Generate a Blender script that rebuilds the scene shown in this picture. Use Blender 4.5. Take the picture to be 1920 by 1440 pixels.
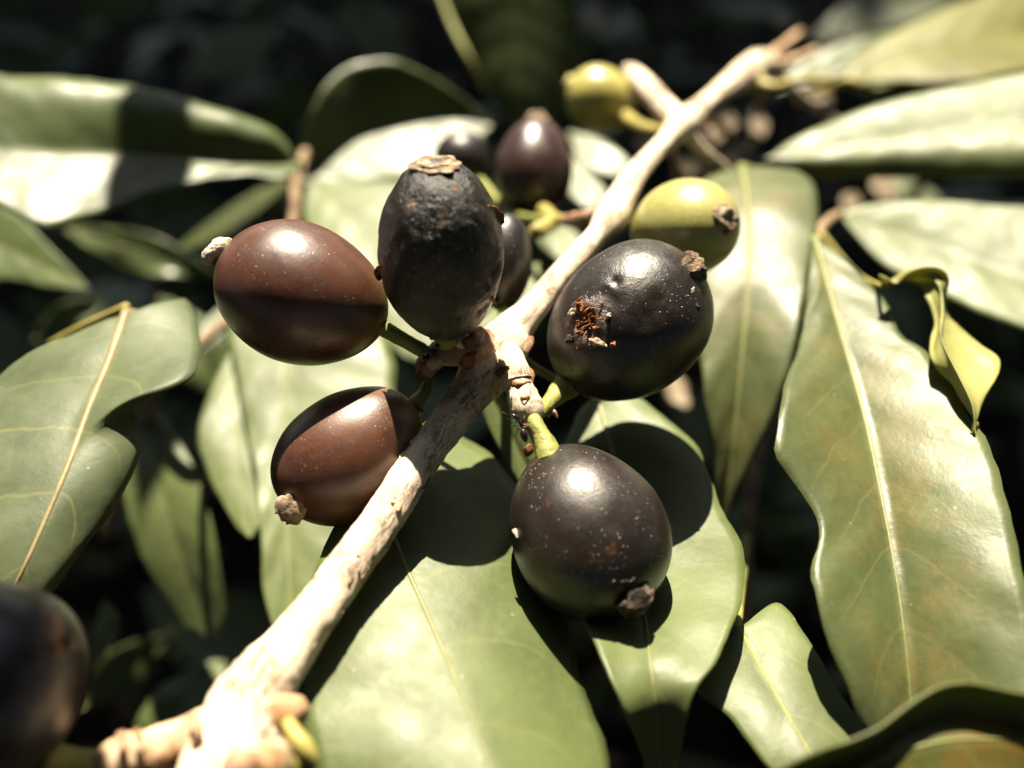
import bpy, bmesh, math, random
from mathutils import Vector, Matrix, noise
import numpy as np

random.seed(7)
R = math.radians
for o in list(bpy.data.objects):
    bpy.data.objects.remove(o)
scene = bpy.context.scene
COL = scene.collection

# ------------------------------------------------------------------ camera
CAM_Z = 0.46
PITCH = 50.0                       # degrees below the horizon
FPX = 1663.0                       # focal length in photo pixels (1920 wide)
cam_data = bpy.data.cameras.new('camera')
cam = bpy.data.objects.new('camera', cam_data)
COL.objects.link(cam)
cam.location = (0, 0, CAM_Z)
cam.rotation_euler = (R(90 - PITCH), 0, 0)
cam_data.sensor_width = 36.0
cam_data.lens = FPX / 1920 * 36.0
cam_data.clip_start = 0.005
cam_data.clip_end = 200
cam_data.dof.use_dof = True
cam_data.dof.focus_distance = 0.0925
APERTURE = 0.0032                  # diameter of the lens opening in metres
cam_data.dof.aperture_fstop = cam_data.lens * 1e-3 / APERTURE
scene.camera = cam
CR = Matrix.Rotation(R(90 - PITCH), 3, 'X')

# ------------------------------------------------------------------ sky, sun, exposure
SUN_CAM = Vector((-0.04, 0.985, 0.20)).normalized()      # towards the sun, seen from the camera
SUN = (CR @ SUN_CAM).normalized()
world = bpy.data.worlds.new('World')
scene.world = world
world.use_nodes = True
wn = world.node_tree
wn.nodes.clear()
wo = wn.nodes.new('ShaderNodeOutputWorld')
bg = wn.nodes.new('ShaderNodeBackground')
sky = wn.nodes.new('ShaderNodeTexSky')
sky.sky_type = 'NISHITA'
sky.sun_disc = False
sky.sun_elevation = math.asin(SUN.z)
sky.sun_rotation = math.atan2(SUN.x, SUN.y)
bg.inputs['Strength'].default_value = 0.05
wn.links.new(sky.outputs[0], bg.inputs[0])
wn.links.new(bg.outputs[0], wo.inputs[0])
sun_data = bpy.data.lights.new('sun', 'SUN')
sun_data.energy = 5.0
sun_data.angle = R(0.53)
sun_data.color = (1.0, 0.885, 0.69)
sun = bpy.data.objects.new('sun', sun_data)
COL.objects.link(sun)
sun.location = SUN * 3
sun.rotation_euler = SUN.to_track_quat('Z', 'Y').to_euler()
vs = scene.view_settings
vs.view_transform = 'Standard'
vs.look = 'None'
vs.gamma = 1.0
vs.exposure = 1.9
scene.cycles.use_denoising = True
scene.cycles.max_bounces = 6
scene.cycles.sample_clamp_indirect = 4.0

# ------------------------------------------------------------------ layout helpers
D0, KP = 9.8, 0.83                 # a level plane through the middle of the branch, centimetres from the lens


def plane_depth(py):
    v = (720 - py) / FPX
    return D0 / (1 - KP * v)


def at(px, py, d):
    """World point of photo pixel (px, py) at distance d centimetres along the optical axis."""
    p = Vector(((px - 960) / FPX * d, (720 - py) / FPX * d, -d)) * 0.01
    return CR @ p + cam.location


def lv(px, py, off=0.0):
    """World point near the level plane of the branch; off = centimetres below it along the view."""
    return at(px, py, plane_depth(py) + off)


def far(d):
    return d + max(0.0, d - 11.2) * 1.0


def pxm(r, d):
    return r * d / FPX * 0.01


def tag(o, label=None, cat=None, group=None, kind=None):
    if label:
        o['label'] = label
    if cat:
        o['category'] = cat
    if group:
        o['group'] = group
    if kind:
        o['kind'] = kind
    return o


def empty(name, loc, rot=None):
    o = bpy.data.objects.new(name, None)
    COL.objects.link(o)
    M = (rot.to_4x4() if rot is not None else Matrix.Identity(4))
    M.translation = loc
    o.matrix_world = M
    o.empty_display_size = 0.005
    MW[o.name] = M.copy()
    return o


MW = {}


def mk(name, verts, faces, mat, parent=None, uvs=None, smooth=True, local=False):
    """One mesh object; verts in world space unless local."""
    M = MW.get(parent.name) if parent is not None else None
    if M is not None and not local:
        Mi = M.inverted()
        verts = [Mi @ Vector(v) for v in verts]
    me = bpy.data.meshes.new(name)
    me.from_pydata([tuple(v) for v in verts], [], faces)
    if smooth:
        me.polygons.foreach_set('use_smooth', [True] * len(me.polygons))
    if uvs is not None:
        uvl = me.uv_layers.new(name='UVMap')
        li = np.zeros(len(me.loops), dtype=np.int32)
        me.loops.foreach_get('vertex_index', li)
        uvl.data.foreach_set('uv', np.array(uvs, dtype=np.float32)[li].ravel())
    me.materials.append(mat)
    me.update()
    o = bpy.data.objects.new(name, me)
    COL.objects.link(o)
    if parent is not None:
        o.parent = parent
    if M is not None:
        MW[o.name] = M.copy()
    else:
        MW[o.name] = Matrix.Identity(4)
    return o


def catmull(pts, n):
    """n points spread evenly along a smooth curve through pts (any dimension)."""
    P = np.array([list(p) for p in pts], dtype=float)
    if len(P) == 2:
        P = np.vstack([P[0], (P[0] + P[1]) / 2, P[1]])
    Q = np.vstack([2 * P[0] - P[1], P, 2 * P[-1] - P[-2]])
    out = []
    for i in range(1, len(Q) - 2):
        p0, p1, p2, p3 = Q[i - 1], Q[i], Q[i + 1], Q[i + 2]
        for t in np.linspace(0, 1, 16, endpoint=False):
            out.append(0.5 * (2 * p1 + (p2 - p0) * t + (2 * p0 - 5 * p1 + 4 * p2 - p3) * t * t
                              + (3 * p1 - p0 - 3 * p2 + p3) * t ** 3))
    out.append(P[-1])
    out = np.array(out)
    seg = np.linalg.norm(np.diff(out[:, :2], axis=0), axis=1) + 1e-9
    s = np.concatenate([[0], np.cumsum(seg)])
    s /= s[-1]
    t = np.linspace(0, 1, n)
    return np.stack([np.interp(t, s, out[:, k]) for k in range(out.shape[1])], axis=1)


def tube_mesh(pts, radii, nseg=14, rough=0.0, rscale=300.0, flat=None, cap=True, seed=0.0, ridge=0.0):
    """World-space tube through pts (Vectors) with radii (m). Returns verts, faces, uvs."""
    n = len(pts)
    V, F, U = [], [], []
    T = []
    for i in range(n):
        a = pts[max(0, i - 1)]
        b = pts[min(n - 1, i + 1)]
        T.append((b - a).normalized())
    up = Vector((0, 0, 1))
    if abs(T[0].dot(up)) > 0.9:
        up = Vector((1, 0, 0))
    side = T[0].cross(up).normalized()
    L = 0.0
    for i in range(n):
        side = (side - T[i] * side.dot(T[i])).normalized()
        up = side.cross(T[i]).normalized()
        if i:
            L += (pts[i] - pts[i - 1]).length
        for k in range(nseg):
            a = 2 * math.pi * k / nseg
            r = radii[i]
            d = side * math.cos(a) + up * math.sin(a)
            p = pts[i] + d * r
            if rough:
                q = p * rscale + Vector((seed, seed * 1.7, 0))
                r *= 1 + rough * noise.noise(q) + rough * 0.6 * noise.noise(q * 2.9)
                if ridge:
                    r *= 1 + ridge * noise.noise(Vector((a * 2.3, L * 120, seed)))
                p = pts[i] + d * r
            V.append(p)
            U.append((k / nseg, L * 100))
    for i in range(n - 1):
        for k in range(nseg):
            k2 = (k + 1) % nseg
            F.append((i * nseg + k, i * nseg + k2, (i + 1) * nseg + k2, (i + 1) * nseg + k))
    if cap:
        F.append(tuple(range(nseg))[::-1])
        F.append(tuple((n - 1) * nseg + k for k in range(nseg)))
    return V, F, U


def px_tube(path, n, **kw):
    """path: (px, py, depth_cm, radius_px). Even samples along it."""
    c = catmull(path, n)
    for q in c:
        q[2] = far(q[2])
    pts = [at(*q[:3]) for q in c]
    rad = [pxm(q[3], q[2]) for q in c]
    return tube_mesh(pts, rad, **kw)


# ------------------------------------------------------------------ materials
def nt(mat):
    mat.use_nodes = True
    t = mat.node_tree
    t.nodes.clear()
    return t


class NB:
    """Tiny node builder."""
    def __init__(self, name):
        self.m = bpy.data.materials.new(name)
        self.t = nt(self.m)
        self.out = self.t.nodes.new('ShaderNodeOutputMaterial')

    def n(self, typ, **props):
        nd = self.t.nodes.new(typ)
        for k, v in props.items():
            setattr(nd, k, v)
        return nd

    def set(self, sock, v):
        if isinstance(v, bpy.types.NodeSocket):
            self.t.links.new(v, sock)
        elif isinstance(v, (tuple, list)) and len(v) == 3 and sock.type == 'RGBA':
            sock.default_value = (*v, 1)
        else:
            sock.default_value = v

    def math(self, op, a, b=0.0, c=0.0, clamp=False):
        nd = self.n('ShaderNodeMath', operation=op, use_clamp=clamp)
        self.set(nd.inputs[0], a)
        self.set(nd.inputs[1], b)
        self.set(nd.inputs[2], c)
        return nd.outputs[0]

    def mix(self, f, a, b):
        nd = self.n('ShaderNodeMix', data_type='RGBA')
        self.set(nd.inputs[0], f)
        self.set(nd.inputs[6], a)
        self.set(nd.inputs[7], b)
        return nd.outputs[2]

    def noise(self, vec, scale, detail=4.0, rough=0.55, dist=0.0):
        nd = self.n('ShaderNodeTexNoise')
        if vec is not None:
            self.set(nd.inputs['Vector'], vec)
        nd.inputs['Scale'].default_value = scale
        nd.inputs['Detail'].default_value = detail
        nd.inputs['Roughness'].default_value = rough
        nd.inputs['Distortion'].default_value = dist
        return nd.outputs[0]

    def voro(self, vec, scale, feature='F1'):
        nd = self.n('ShaderNodeTexVoronoi', feature=feature)
        self.set(nd.inputs['Vector'], vec)
        nd.inputs['Scale'].default_value = scale
        return nd.outputs['Distance']

    def ramp(self, f, a, b, va=0.0, vb=1.0):
        nd = self.n('ShaderNodeMapRange', interpolation_type='SMOOTHSTEP')
        self.set(nd.inputs[0], f)
        self.set(nd.inputs[1], a)
        self.set(nd.inputs[2], b)
        self.set(nd.inputs[3], va)
        self.set(nd.inputs[4], vb)
        return nd.outputs[0]

    def mapping(self, vec, scale=(1, 1, 1)):
        nd = self.n('ShaderNodeMapping')
        self.set(nd.inputs['Vector'], vec)
        nd.inputs['Scale'].default_value = scale
        return nd.outputs[0]

    def coord(self, which='Object'):
        return self.n('ShaderNodeTexCoord').outputs[which]

    def bump(self, h, strength=0.3, dist=0.0005, normal=None):
        nd = self.n('ShaderNodeBump')
        nd.inputs['Strength'].default_value = strength
        nd.inputs['Distance'].default_value = dist
        self.set(nd.inputs['Height'], h)
        if normal is not None:
            self.set(nd.inputs['Normal'], normal)
        return nd.outputs[0]

    def principled(self, col, rough, normal=None, spec=0.5, **kw):
        p = self.n('ShaderNodeBsdfPrincipled')
        self.set(p.inputs['Base Color'], col)
        self.set(p.inputs['Roughness'], rough)
        self.set(p.inputs['Specular IOR Level'], spec)
        if normal is not None:
            self.set(p.inputs['Normal'], normal)
        for k, v in kw.items():
            self.set(p.inputs[k.replace('_', ' ')], v)
        return p.outputs[0]

    def done(self, shader):
        self.t.links.new(shader, self.out.inputs[0])
        return self.m


def leaf_mat(name, col, rough=0.42, mottle=0.0, mcol=(0.20, 0.13, 0.03), transl=0.24, spec=0.42,
             tcol=(0.16, 0.22, 0.02), vein=0.5, bump=0.25, vcol=(0.15, 0.155, 0.06)):
    b = NB(name)
    uv = b.coord('UV')
    ob = b.coord('Object')
    sep = b.n('ShaderNodeSeparateXYZ')
    b.set(sep.inputs[0], uv)
    u, v = sep.outputs[0], sep.outputs[1]
    av = b.math('ABSOLUTE', v)
    wob = b.noise(ob, 150, 2)
    x = b.math('SUBTRACT', u, b.math('MULTIPLY', b.math('POWER', av, 1.25), 0.85))
    x = b.math('ADD', x, b.math('MULTIPLY', wob, 0.28))
    fr = b.math('FRACT', b.math('MULTIPLY', x, 1.25))
    tri = b.math('ABSOLUTE', b.math('SUBTRACT', fr, 0.5))
    line = b.ramp(tri, 0.0, 0.045, 1.0, 0.0)
    line = b.math('MULTIPLY', line, b.ramp(av, 0.92, 0.55))
    swell = b.ramp(tri, 0.0, 0.5)
    big = b.noise(ob, 60, 3)
    fine = b.noise(ob, 900, 4)
    grain = b.noise(ob, 2600, 2)
    c = b.mix(b.ramp(big, 0.3, 0.7), tuple(k * 0.80 for k in col), tuple(k * 1.22 for k in col))
    c = b.mix(b.math('MULTIPLY', b.ramp(fine, 0.35, 0.75), 0.25), c, tuple(k * 1.5 for k in col))
    if mottle:
        mm = b.noise(ob, 130, 5, 0.7)
        m2 = b.noise(ob, 1300, 5, 0.8)
        inner = b.ramp(av, 0.95, 0.35)
        f = b.math('MULTIPLY', b.math('MULTIPLY', b.ramp(mm, 0.40, 0.60), b.ramp(m2, 0.30, 0.62)), inner)
        c = b.mix(b.math('MULTIPLY', f, mottle), c, mcol)
    c = b.mix(b.math('MULTIPLY', line, vein * 0.8), c, vcol)
    # tiny pale flecks of dust
    vd = b.voro(ob, 520)
    speck = b.math('MULTIPLY', b.ramp(vd, 0.12, 0.05), b.ramp(b.noise(ob, 190, 2), 0.50, 0.62))
    c = b.mix(b.math('MULTIPLY', speck, 0.6), c, (0.30, 0.30, 0.20))
    h = b.math('ADD', b.math('MULTIPLY', swell, 0.45), b.math('MULTIPLY', b.noise(ob, 330, 4), 0.55))
    h = b.math('ADD', h, b.math('MULTIPLY', grain, 0.05))
    h = b.math('ADD', h, b.math('MULTIPLY', b.noise(ob, 1400, 3, 0.6), 0.10))
    nm = b.bump(h, bump, 0.0006)
    rg = b.ramp(b.noise(ob, 240, 4), 0.2, 0.8, rough - 0.06, rough + 0.10)
    p = b.principled(c, rg, nm, spec)
    tr = b.n('ShaderNodeBsdfTranslucent')
    b.set(tr.inputs['Color'], tcol)
    b.set(tr.inputs['Normal'], nm)
    mx = b.n('ShaderNodeMixShader')
    mx.inputs[0].default_value = transl
    b.t.links.new(p, mx.inputs[1])
    b.t.links.new(tr.outputs[0], mx.inputs[2])
    return b.done(mx.outputs[0])


def simple_mat(name, col, col2=None, rough=0.6, scale=500, bump=0.3, spec=0.3, bscale=None, dist=0.0004):
    b = NB(name)
    ob = b.coord('Object')
    f = b.noise(ob, scale, 5, 0.6)
    c = b.mix(b.ramp(f, 0.35, 0.65), col, col2 or tuple(k * 0.6 for k in col))
    nm = b.bump(b.noise(ob, bscale or scale * 2, 5, 0.65), bump, dist)
    return b.done(b.principled(c, rough, nm, spec))


def bark_mat():
    b = NB('pale_bark')
    uv = b.coord('UV')
    ob = b.coord('Object')
    fib = b.noise(b.mapping(uv, (9, 1.1, 1)), 4.0, 6, 0.7, 0.6)
    fib2 = b.noise(b.mapping(uv, (22, 2.2, 1)), 4.0, 5, 0.7)
    pat = b.noise(ob, 170, 4, 0.6)
    crack = b.ramp(b.math('ABSOLUTE', b.math('SUBTRACT', fib, 0.5)), 0.0, 0.06, 1.0, 0.0)
    crack = b.math('MULTIPLY', crack, b.ramp(pat, 0.44, 0.62))
    c = b.mix(b.ramp(fib2, 0.3, 0.7), (0.76, 0.66, 0.52), (0.60, 0.48, 0.35))
    c = b.mix(b.math('MULTIPLY', b.ramp(pat, 0.55, 0.72), 0.40), c, (0.36, 0.22, 0.115))
    c = b.mix(b.math('MULTIPLY', crack, 0.9), c, (0.13, 0.06, 0.022))
    dots = b.math('MULTIPLY', b.ramp(b.voro(ob, 900), 0.16, 0.06), b.ramp(b.noise(ob, 260, 2), 0.5, 0.6))
    c = b.mix(dots, c, (0.10, 0.05, 0.025))
    h = b.math('SUBTRACT', b.math('MULTIPLY', fib2, 0.6), b.math('MULTIPLY', crack, 0.8))
    h = b.math('ADD', h, b.math('MULTIPLY', b.noise(ob, 1500, 4), 0.35))
    nm = b.bump(h, 0.6, 0.0004)
    return b.done(b.principled(c, 0.62, nm, 0.25))


def berry_mat(name, col, col2, end=None, rough=0.33, crust=0.0, specks=0.4, sheen=(0.3, 0.2, 0.16), half=0.009,
              scars=0.0, scarcol=(0.24, 0.085, 0.02), micro=0.12, coat=0.2, stain=None):
    """Skin of a berry; Object coordinates have the fruit's axis along z, the stalk at -z."""
    b = NB(name)
    ob = b.coord('Object')
    sep = b.n('ShaderNodeSeparateXYZ')
    b.set(sep.inputs[0], ob)
    z = sep.outputs[2]
    big = b.noise(ob, 190, 4, 0.6)
    fine = b.noise(ob, 2400, 3, 0.7)
    c = b.mix(b.ramp(big, 0.35, 0.68), col, col2)
    c = b.mix(b.math('MULTIPLY', b.ramp(fine, 0.45, 0.75), 0.55), c, tuple(k * 2.0 + 0.006 for k in col2))
    if end:
        w = b.math('ADD', z, b.math('MULTIPLY', b.math('SUBTRACT', big, 0.5), half * 0.7))
        c = b.mix(b.ramp(w, -half * 0.55, -half * 1.02), c, end)
    if scars:
        s1 = b.noise(ob, 260, 5, 0.7, 0.8)
        s2 = b.noise(ob, 1100, 4, 0.7)
        f = b.math('MULTIPLY', b.ramp(s1, 0.60, 0.68), b.ramp(s2, 0.42, 0.60))
        c = b.mix(b.math('MULTIPLY', f, scars), c, scarcol)
    wound = None
    if stain:
        vm = b.n('ShaderNodeVectorMath', operation='DISTANCE')
        b.set(vm.inputs[0], ob)
        vm.inputs[1].default_value = stain[0]
        dist = b.math('ADD', vm.outputs['Value'], b.math('MULTIPLY', b.math('SUBTRACT', b.noise(ob, 900, 5, 0.75), 0.5), stain[1] * 1.5))
        wound = b.ramp(dist, stain[1] * 1.15, stain[1] * 0.45)
        c = b.mix(wound, c, b.mix(b.ramp(b.noise(ob, 1700, 4, 0.7), 0.42, 0.6), (0.012, 0.007, 0.005), scarcol))
    # dust grains
    wv = b.n('ShaderNodeVectorMath', operation='ADD')
    b.set(wv.inputs[0], ob)
    nz = b.n('ShaderNodeTexNoise')
    b.set(nz.inputs['Vector'], ob)
    nz.inputs['Scale'].default_value = 2500
    sc_ = b.n('ShaderNodeVectorMath', operation='SCALE')
    b.set(sc_.inputs[0], nz.outputs['Color'])
    sc_.inputs['Scale'].default_value = 0.0004
    b.set(wv.inputs[1], sc_.outputs[0])
    vd = b.voro(wv.outputs[0], 1700)
    sp = b.math('MULTIPLY', b.ramp(vd, 0.17, 0.06), b.ramp(b.noise(ob, 240, 3), 0.47, 0.60))
    vd2 = b.voro(ob, 2100)
    sp = b.math('MAXIMUM', sp, b.math('MULTIPLY', b.ramp(vd2, 0.16, 0.05), b.ramp(b.noise(ob, 420, 2), 0.52, 0.62)))
    c = b.mix(b.math('MULTIPLY', sp, specks), c, (0.5, 0.47, 0.42))
    h = b.math('MULTIPLY', b.noise(ob, 4600, 2, 0.6), 0.07 + 0.25 * micro)
    h = b.math('ADD', h, b.math('MULTIPLY', b.noise(ob, 700, 4, 0.6), 0.25))
    if crust:
        h = b.math('ADD', h, b.math('MULTIPLY', b.noise(ob, 900, 6, 0.7), crust * 0.55))
    h = b.math('ADD', h, b.math('MULTIPLY', sp, 0.4))
    if wound is not None:
        h = b.math('ADD', h, b.math('MULTIPLY', wound, b.math('MULTIPLY', b.noise(ob, 1300, 6, 0.8), 3.0)))
    nm = b.bump(h, min(1.0, 0.30 + 0.35 * crust), 0.00040)
    rg = b.ramp(b.noise(ob, 480, 4, 0.6), 0.25, 0.75, rough - 0.04, rough + 0.09 + 0.08 * crust)
    rg = b.math('ADD', rg, b.math('MULTIPLY', sp, 0.3), clamp=True)
    return b.done(b.principled(c, b.math('SUBTRACT', rg, 0.04), nm, 0.55, Coat_Weight=coat, Coat_Roughness=0.30, Coat_Normal=nm))


M_BARK = bark_mat()
M_SPUR = simple_mat('scaly_brown_bark', (0.40, 0.27, 0.18), (0.16, 0.075, 0.035), 0.65, 330, 0.7, 0.25)
M_BRACT = simple_mat('dry_orange_bract', (0.22, 0.09, 0.03), (0.07, 0.03, 0.014), 0.6, 420, 0.5, 0.3)
M_CALYX = simple_mat('dry_calyx', (0.42, 0.33, 0.23), (0.10, 0.065, 0.04), 0.8, 620, 1.0, 0.2, 900, 0.0008)
M_CALYXP = simple_mat('bleached_calyx', (0.62, 0.55, 0.42), (0.35, 0.27, 0.17), 0.8, 620, 1.0, 0.2, 900, 0.0008)
M_CALYXM = simple_mat('mottled_calyx', (0.26, 0.185, 0.12), (0.025, 0.017, 0.012), 0.75, 700, 1.0, 0.2, 900, 0.0008)
M_TAN = simple_mat('tan_bark', (0.56, 0.42, 0.28), (0.27, 0.145, 0.065), 0.65, 260, 0.8, 0.25)
M_CALYXD = simple_mat('dark_calyx', (0.13, 0.095, 0.07), (0.014, 0.010, 0.008), 0.75, 700, 1.0, 0.2, 900, 0.0008)
M_PED = simple_mat('green_stalk', (0.25, 0.255, 0.065), (0.17, 0.185, 0.04), 0.5, 500, 0.5, 0.4, 1800)
M_PEDY = simple_mat('yellow_stalk', (0.33, 0.285, 0.075), (0.24, 0.20, 0.05), 0.5, 400, 0.3, 0.4)
M_FRASS = simple_mat('orange_frass', (0.34, 0.12, 0.028), (0.11, 0.034, 0.010), 0.6, 900, 0.8, 0.3)
M_PALE = simple_mat('pale_crust', (0.45, 0.38, 0.30), (0.24, 0.17, 0.11), 0.75, 700, 0.8, 0.2)
M_RIB = simple_mat('pale_midrib', (0.17, 0.175, 0.065), (0.13, 0.14, 0.045), 0.5, 300, 0.2, 0.4)
M_RIBB = simple_mat('tan_midrib', (0.22, 0.18, 0.085), (0.17, 0.135, 0.06), 0.5, 300, 0.25, 0.4)
M_ANT = NB('ant_black')
M_ANT = M_ANT.done(M_ANT.principled((0.012, 0.009, 0.008), 0.25, None, 0.5))
M_TWIG = simple_mat('twig_brown', (0.30, 0.22, 0.14), (0.16, 0.10, 0.06), 0.7, 300, 0.5, 0.2)

GREEN = (0.068, 0.092, 0.030)
ML = {
    'plain': leaf_mat('leaf_green', GREEN),
    'pale': leaf_mat('leaf_pale_green', (0.093, 0.117, 0.040), 0.47),
    'grey': leaf_mat('leaf_dusty_green', (0.082, 0.102, 0.050), 0.46, vein=0.9),
    'mottle': leaf_mat('leaf_mottled', (0.078, 0.096, 0.036), 0.42, 0.6, (0.160, 0.118, 0.034), bump=0.34),
    'brown': leaf_mat('leaf_browning', (0.075, 0.082, 0.02), 0.45, 0.8, (0.16, 0.09, 0.02)),
    'olive': leaf_mat('leaf_olive', (0.13, 0.13, 0.022), 0.5, transl=0.35, tcol=(0.22, 0.22, 0.015)),
    'young': leaf_mat('leaf_young_yellow', (0.34, 0.34, 0.12), 0.40, transl=0.40, tcol=(0.35, 0.34, 0.03), bump=0.15),
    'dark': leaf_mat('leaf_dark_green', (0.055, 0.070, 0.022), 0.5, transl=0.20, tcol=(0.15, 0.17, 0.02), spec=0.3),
}


# ------------------------------------------------------------------ leaves
def leaf(parent, mid, ea, eb, mat, ribw=5.0, bulge=0.0, curl_a=0.0, curl_b=0.0, wave=0.0, nst=56, nh=10, label=None,
         rib=None, name='leaf', absd=False, seed=0, thick=0.00028, noshift=False):
    """mid / ea / eb: (px, py, off). Blade between two edges with a midrib; off in cm below the branch plane."""
    if absd:
        dm = sum(q[2] for q in mid) / len(mid)
    else:
        dm = sum(plane_depth(q[1]) + q[2] for q in mid) / len(mid)
    sh = 0.0 if name == 'dry_leaf' or noshift else far(dm) - dm
    def f(px, py, z):
        return at(px, py, (z if absd else plane_depth(py) + z) + sh)
    m = [f(*q) for q in catmull(mid, nst)]
    a = [f(*q) for q in catmull(ea, nst)]
    b = [f(*q) for q in catmull(eb, nst)]
    for i in range(nst):
        t = i / (nst - 1)
        k = min(1.0, (1 - t) / 0.07 + 0.02, t / 0.03 + 0.10) ** 0.6
        ka = 1 + 0.030 * noise.noise(a[i] * 260) + 0.014 * noise.noise(a[i] * 800)
        kb = 1 + 0.030 * noise.noise(b[i] * 260) + 0.014 * noise.noise(b[i] * 800)
        a[i] = m[i].lerp(a[i], k * ka)
        b[i] = m[i].lerp(b[i], k * kb)
    V, F, U = [], [], []
    L = 0.0
    cols = []
    view = (cam.location - m[nst // 2]).normalized()
    for i in range(nst):
        if i:
            L += (m[i] - m[i - 1]).length * 100
        row = []
        tng = (m[min(nst - 1, i + 1)] - m[max(0, i - 1)]).normalized()
        for side, e, cu in ((-1, a, curl_a), (1, b, curl_b)):
            nrm = (e[i] - m[i]).cross(tng)
            if nrm.length < 1e-9:
                nrm = view.copy()
            nrm.normalize()
            if nrm.dot(view) < 0:
                nrm = -nrm
            w = (e[i] - m[i]).length
            rng = range(nh, 0, -1) if side < 0 else range(0, nh + 1)
            for k in rng:
                s = k / nh
                p = m[i].lerp(e[i], s)
                h = bulge * w * 4 * s * (1 - s)
                h -= cu * 0.01 * s ** 5
                if wave:
                    h += wave * 0.01 * s * s * noise.noise(Vector((L * 0.9, side * 3.1 + s * 0.4, seed * 7.3)))
                    h += wave * 0.004 * s * noise.noise(Vector((L * 2.2, side * 5.1 + s * 1.4, seed * 3.3)))
                p = p + nrm * h
                V.append(p)
                U.append((L, side * s))
                row.append(len(V) - 1)
        cols.append(row)
    for i in range(nst - 1):
        for k in range(2 * nh):
            F.append((cols[i][k], cols[i][k + 1], cols[i + 1][k + 1], cols[i + 1][k]))
    # make the front face look towards the light side
    acc = Vector((0, 0, 0))
    for q in F[::7]:
        acc += (V[q[1]] - V[q[0]]).cross(V[q[3]] - V[q[0]])
    if acc.dot(Vector((0, -0.3, 1))) < 0:
        F = [q[::-1] for q in F]
    o = mk(name, V, F, ML[mat] if isinstance(mat, str) else mat, parent, U)
    sm = o.modifiers.new('thickness', 'SOLIDIFY')
    sm.thickness = thick
    sm.offset = -1
    if label:
        o['label'] = label
    if ribw:
        n2 = 40
        mm = catmull(mid, n2)
        pts = [V[cols[int(round(i * (nst - 1) / (n2 - 1)))][nh]] for i in range(n2)]
        rad = []
        for i, q in enumerate(mm):
            d = q[2] if absd else plane_depth(q[1]) + q[2]
            rad.append(max(pxm(ribw * (1 - 0.75 * (i / (n2 - 1))), d), 5e-5))
        pts = [p + (p - cam.location).normalized() * (r * 0.62) for p, r in zip(pts, rad)]
        rv, rf, ru = tube_mesh(pts, rad, 10)
        mk('midrib', rv, rf, rib or M_RIB, o, ru)
    return o


def petiole(parent, path, n=14, mat=None, name='petiole'):
    v, f, u = px_tube(path, n, nseg=10, rough=0.08)
    return mk(name, v, f, mat or M_PED, parent, u)


def pd(y, off=0.0):
    return plane_depth(y) + off


# ------------------------------------------------------------------ ground
def build_ground():
    n = 90
    V, F = [], []
    for j in range(n):
        for i in range(n):
            u = (i / (n - 1) * 2 - 1)
            v = (j / (n - 1) * 2 - 1)
            x = math.copysign(abs(u) ** 2.2, u) * 30
            y = math.copysign(abs(v) ** 2.2, v) * 30
            z = 0.03 * noise.noise(Vector((x * 3, y * 3, 0))) + 0.012 * noise.noise(Vector((x * 14, y * 14, 2)))
            V.append((x, y, z))
    for j in range(n - 1):
        for i in range(n - 1):
            F.append((j * n + i, j * n + i + 1, (j + 1) * n + i + 1, (j + 1) * n + i))
    m = simple_mat('dark_soil', (0.030, 0.021, 0.014), (0.012, 0.009, 0.007), 0.9, 30, 0.8, 0.1, 120, 0.01)
    tag(mk('ground', V, F, m), kind='structure')


build_ground()


def quads_leaf(V, F, c, d, nrm, ln, w):
    """A folded four-face leaf with a pointed tip."""
    s = d.cross(nrm).normalized()
    i0 = len(V)
    for t, ww, dz in ((0.0, 0.06, 0.0), (0.35, 1.0, 0.02), (0.7, 0.75, 0.0), (1.0, 0.03, -0.10)):
        cc = c + d * (ln * t) + nrm * (ln * dz)
        V.append(cc - s * (w * ww) + nrm * (w * 0.25 * ww))
        V.append(cc)
        V.append(cc + s * (w * ww) + nrm * (w * 0.25 * ww))
    for k in range(3):
        a = i0 + 3 * k
        F.append((a, a + 1, a + 4, a + 3))
        F.append((a + 1, a + 2, a + 5, a + 4))


def rand_dir(flat=0.35):
    a = random.uniform(0, 2 * math.pi)
    return Vector((math.cos(a), math.sin(a), random.uniform(-0.7, flat))).normalized()


def foliage(name, label, pts, mat, ln=(0.06, 0.11), kind='stuff'):
    V, F = [], []
    for c in pts:
        d = rand_dir()
        nrm = (Vector((random.gauss(0, 0.5), random.gauss(0, 0.5), 1))).normalized()
        l = random.uniform(*ln)
        quads_leaf(V, F, c, d, nrm, l, l * random.uniform(0.17, 0.24))
    o = mk(name, V, F, mat)
    tag(o, label, 'foliage', kind=kind)
    return o


# foliage added out of view to shade the ground and block low sky
def shade_foliage_points():
    pts = []
    for _ in range(13000):                       # towards the sun, beyond the picture: added leaves for shade
        y = random.uniform(0.86, 2.6)
        z = random.uniform(0.84, 1.5)
        if z > 0.84 + (y - 0.86) * 1.3 + 0.25:
            continue
        pts.append(Vector((random.uniform(-2.0, 2.0), y, z)))
    for _ in range(9000):                       # added ring of leaves blocking sky at the sides and behind
        a = random.uniform(0, 2 * math.pi)
        r = random.uniform(0.95, 1.7)
        p = Vector((math.cos(a) * r, math.sin(a) * r + 0.1, random.uniform(0.0, 1.5)))
        if p.y > 0.75:
            continue
        pts.append(p)
    for _ in range(10000):                       # added leaves overhead and behind, leaving the way to the sun open
        pts.append(Vector((random.uniform(-2.0, 2.0), random.uniform(-2.0, 0.30), random.uniform(1.0, 1.6))))
    return pts


foliage('added_shade_foliage', 'unseen dark foliage added round the berry branch to block light', shade_foliage_points(), ML['dark'], (0.10, 0.18))

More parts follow.
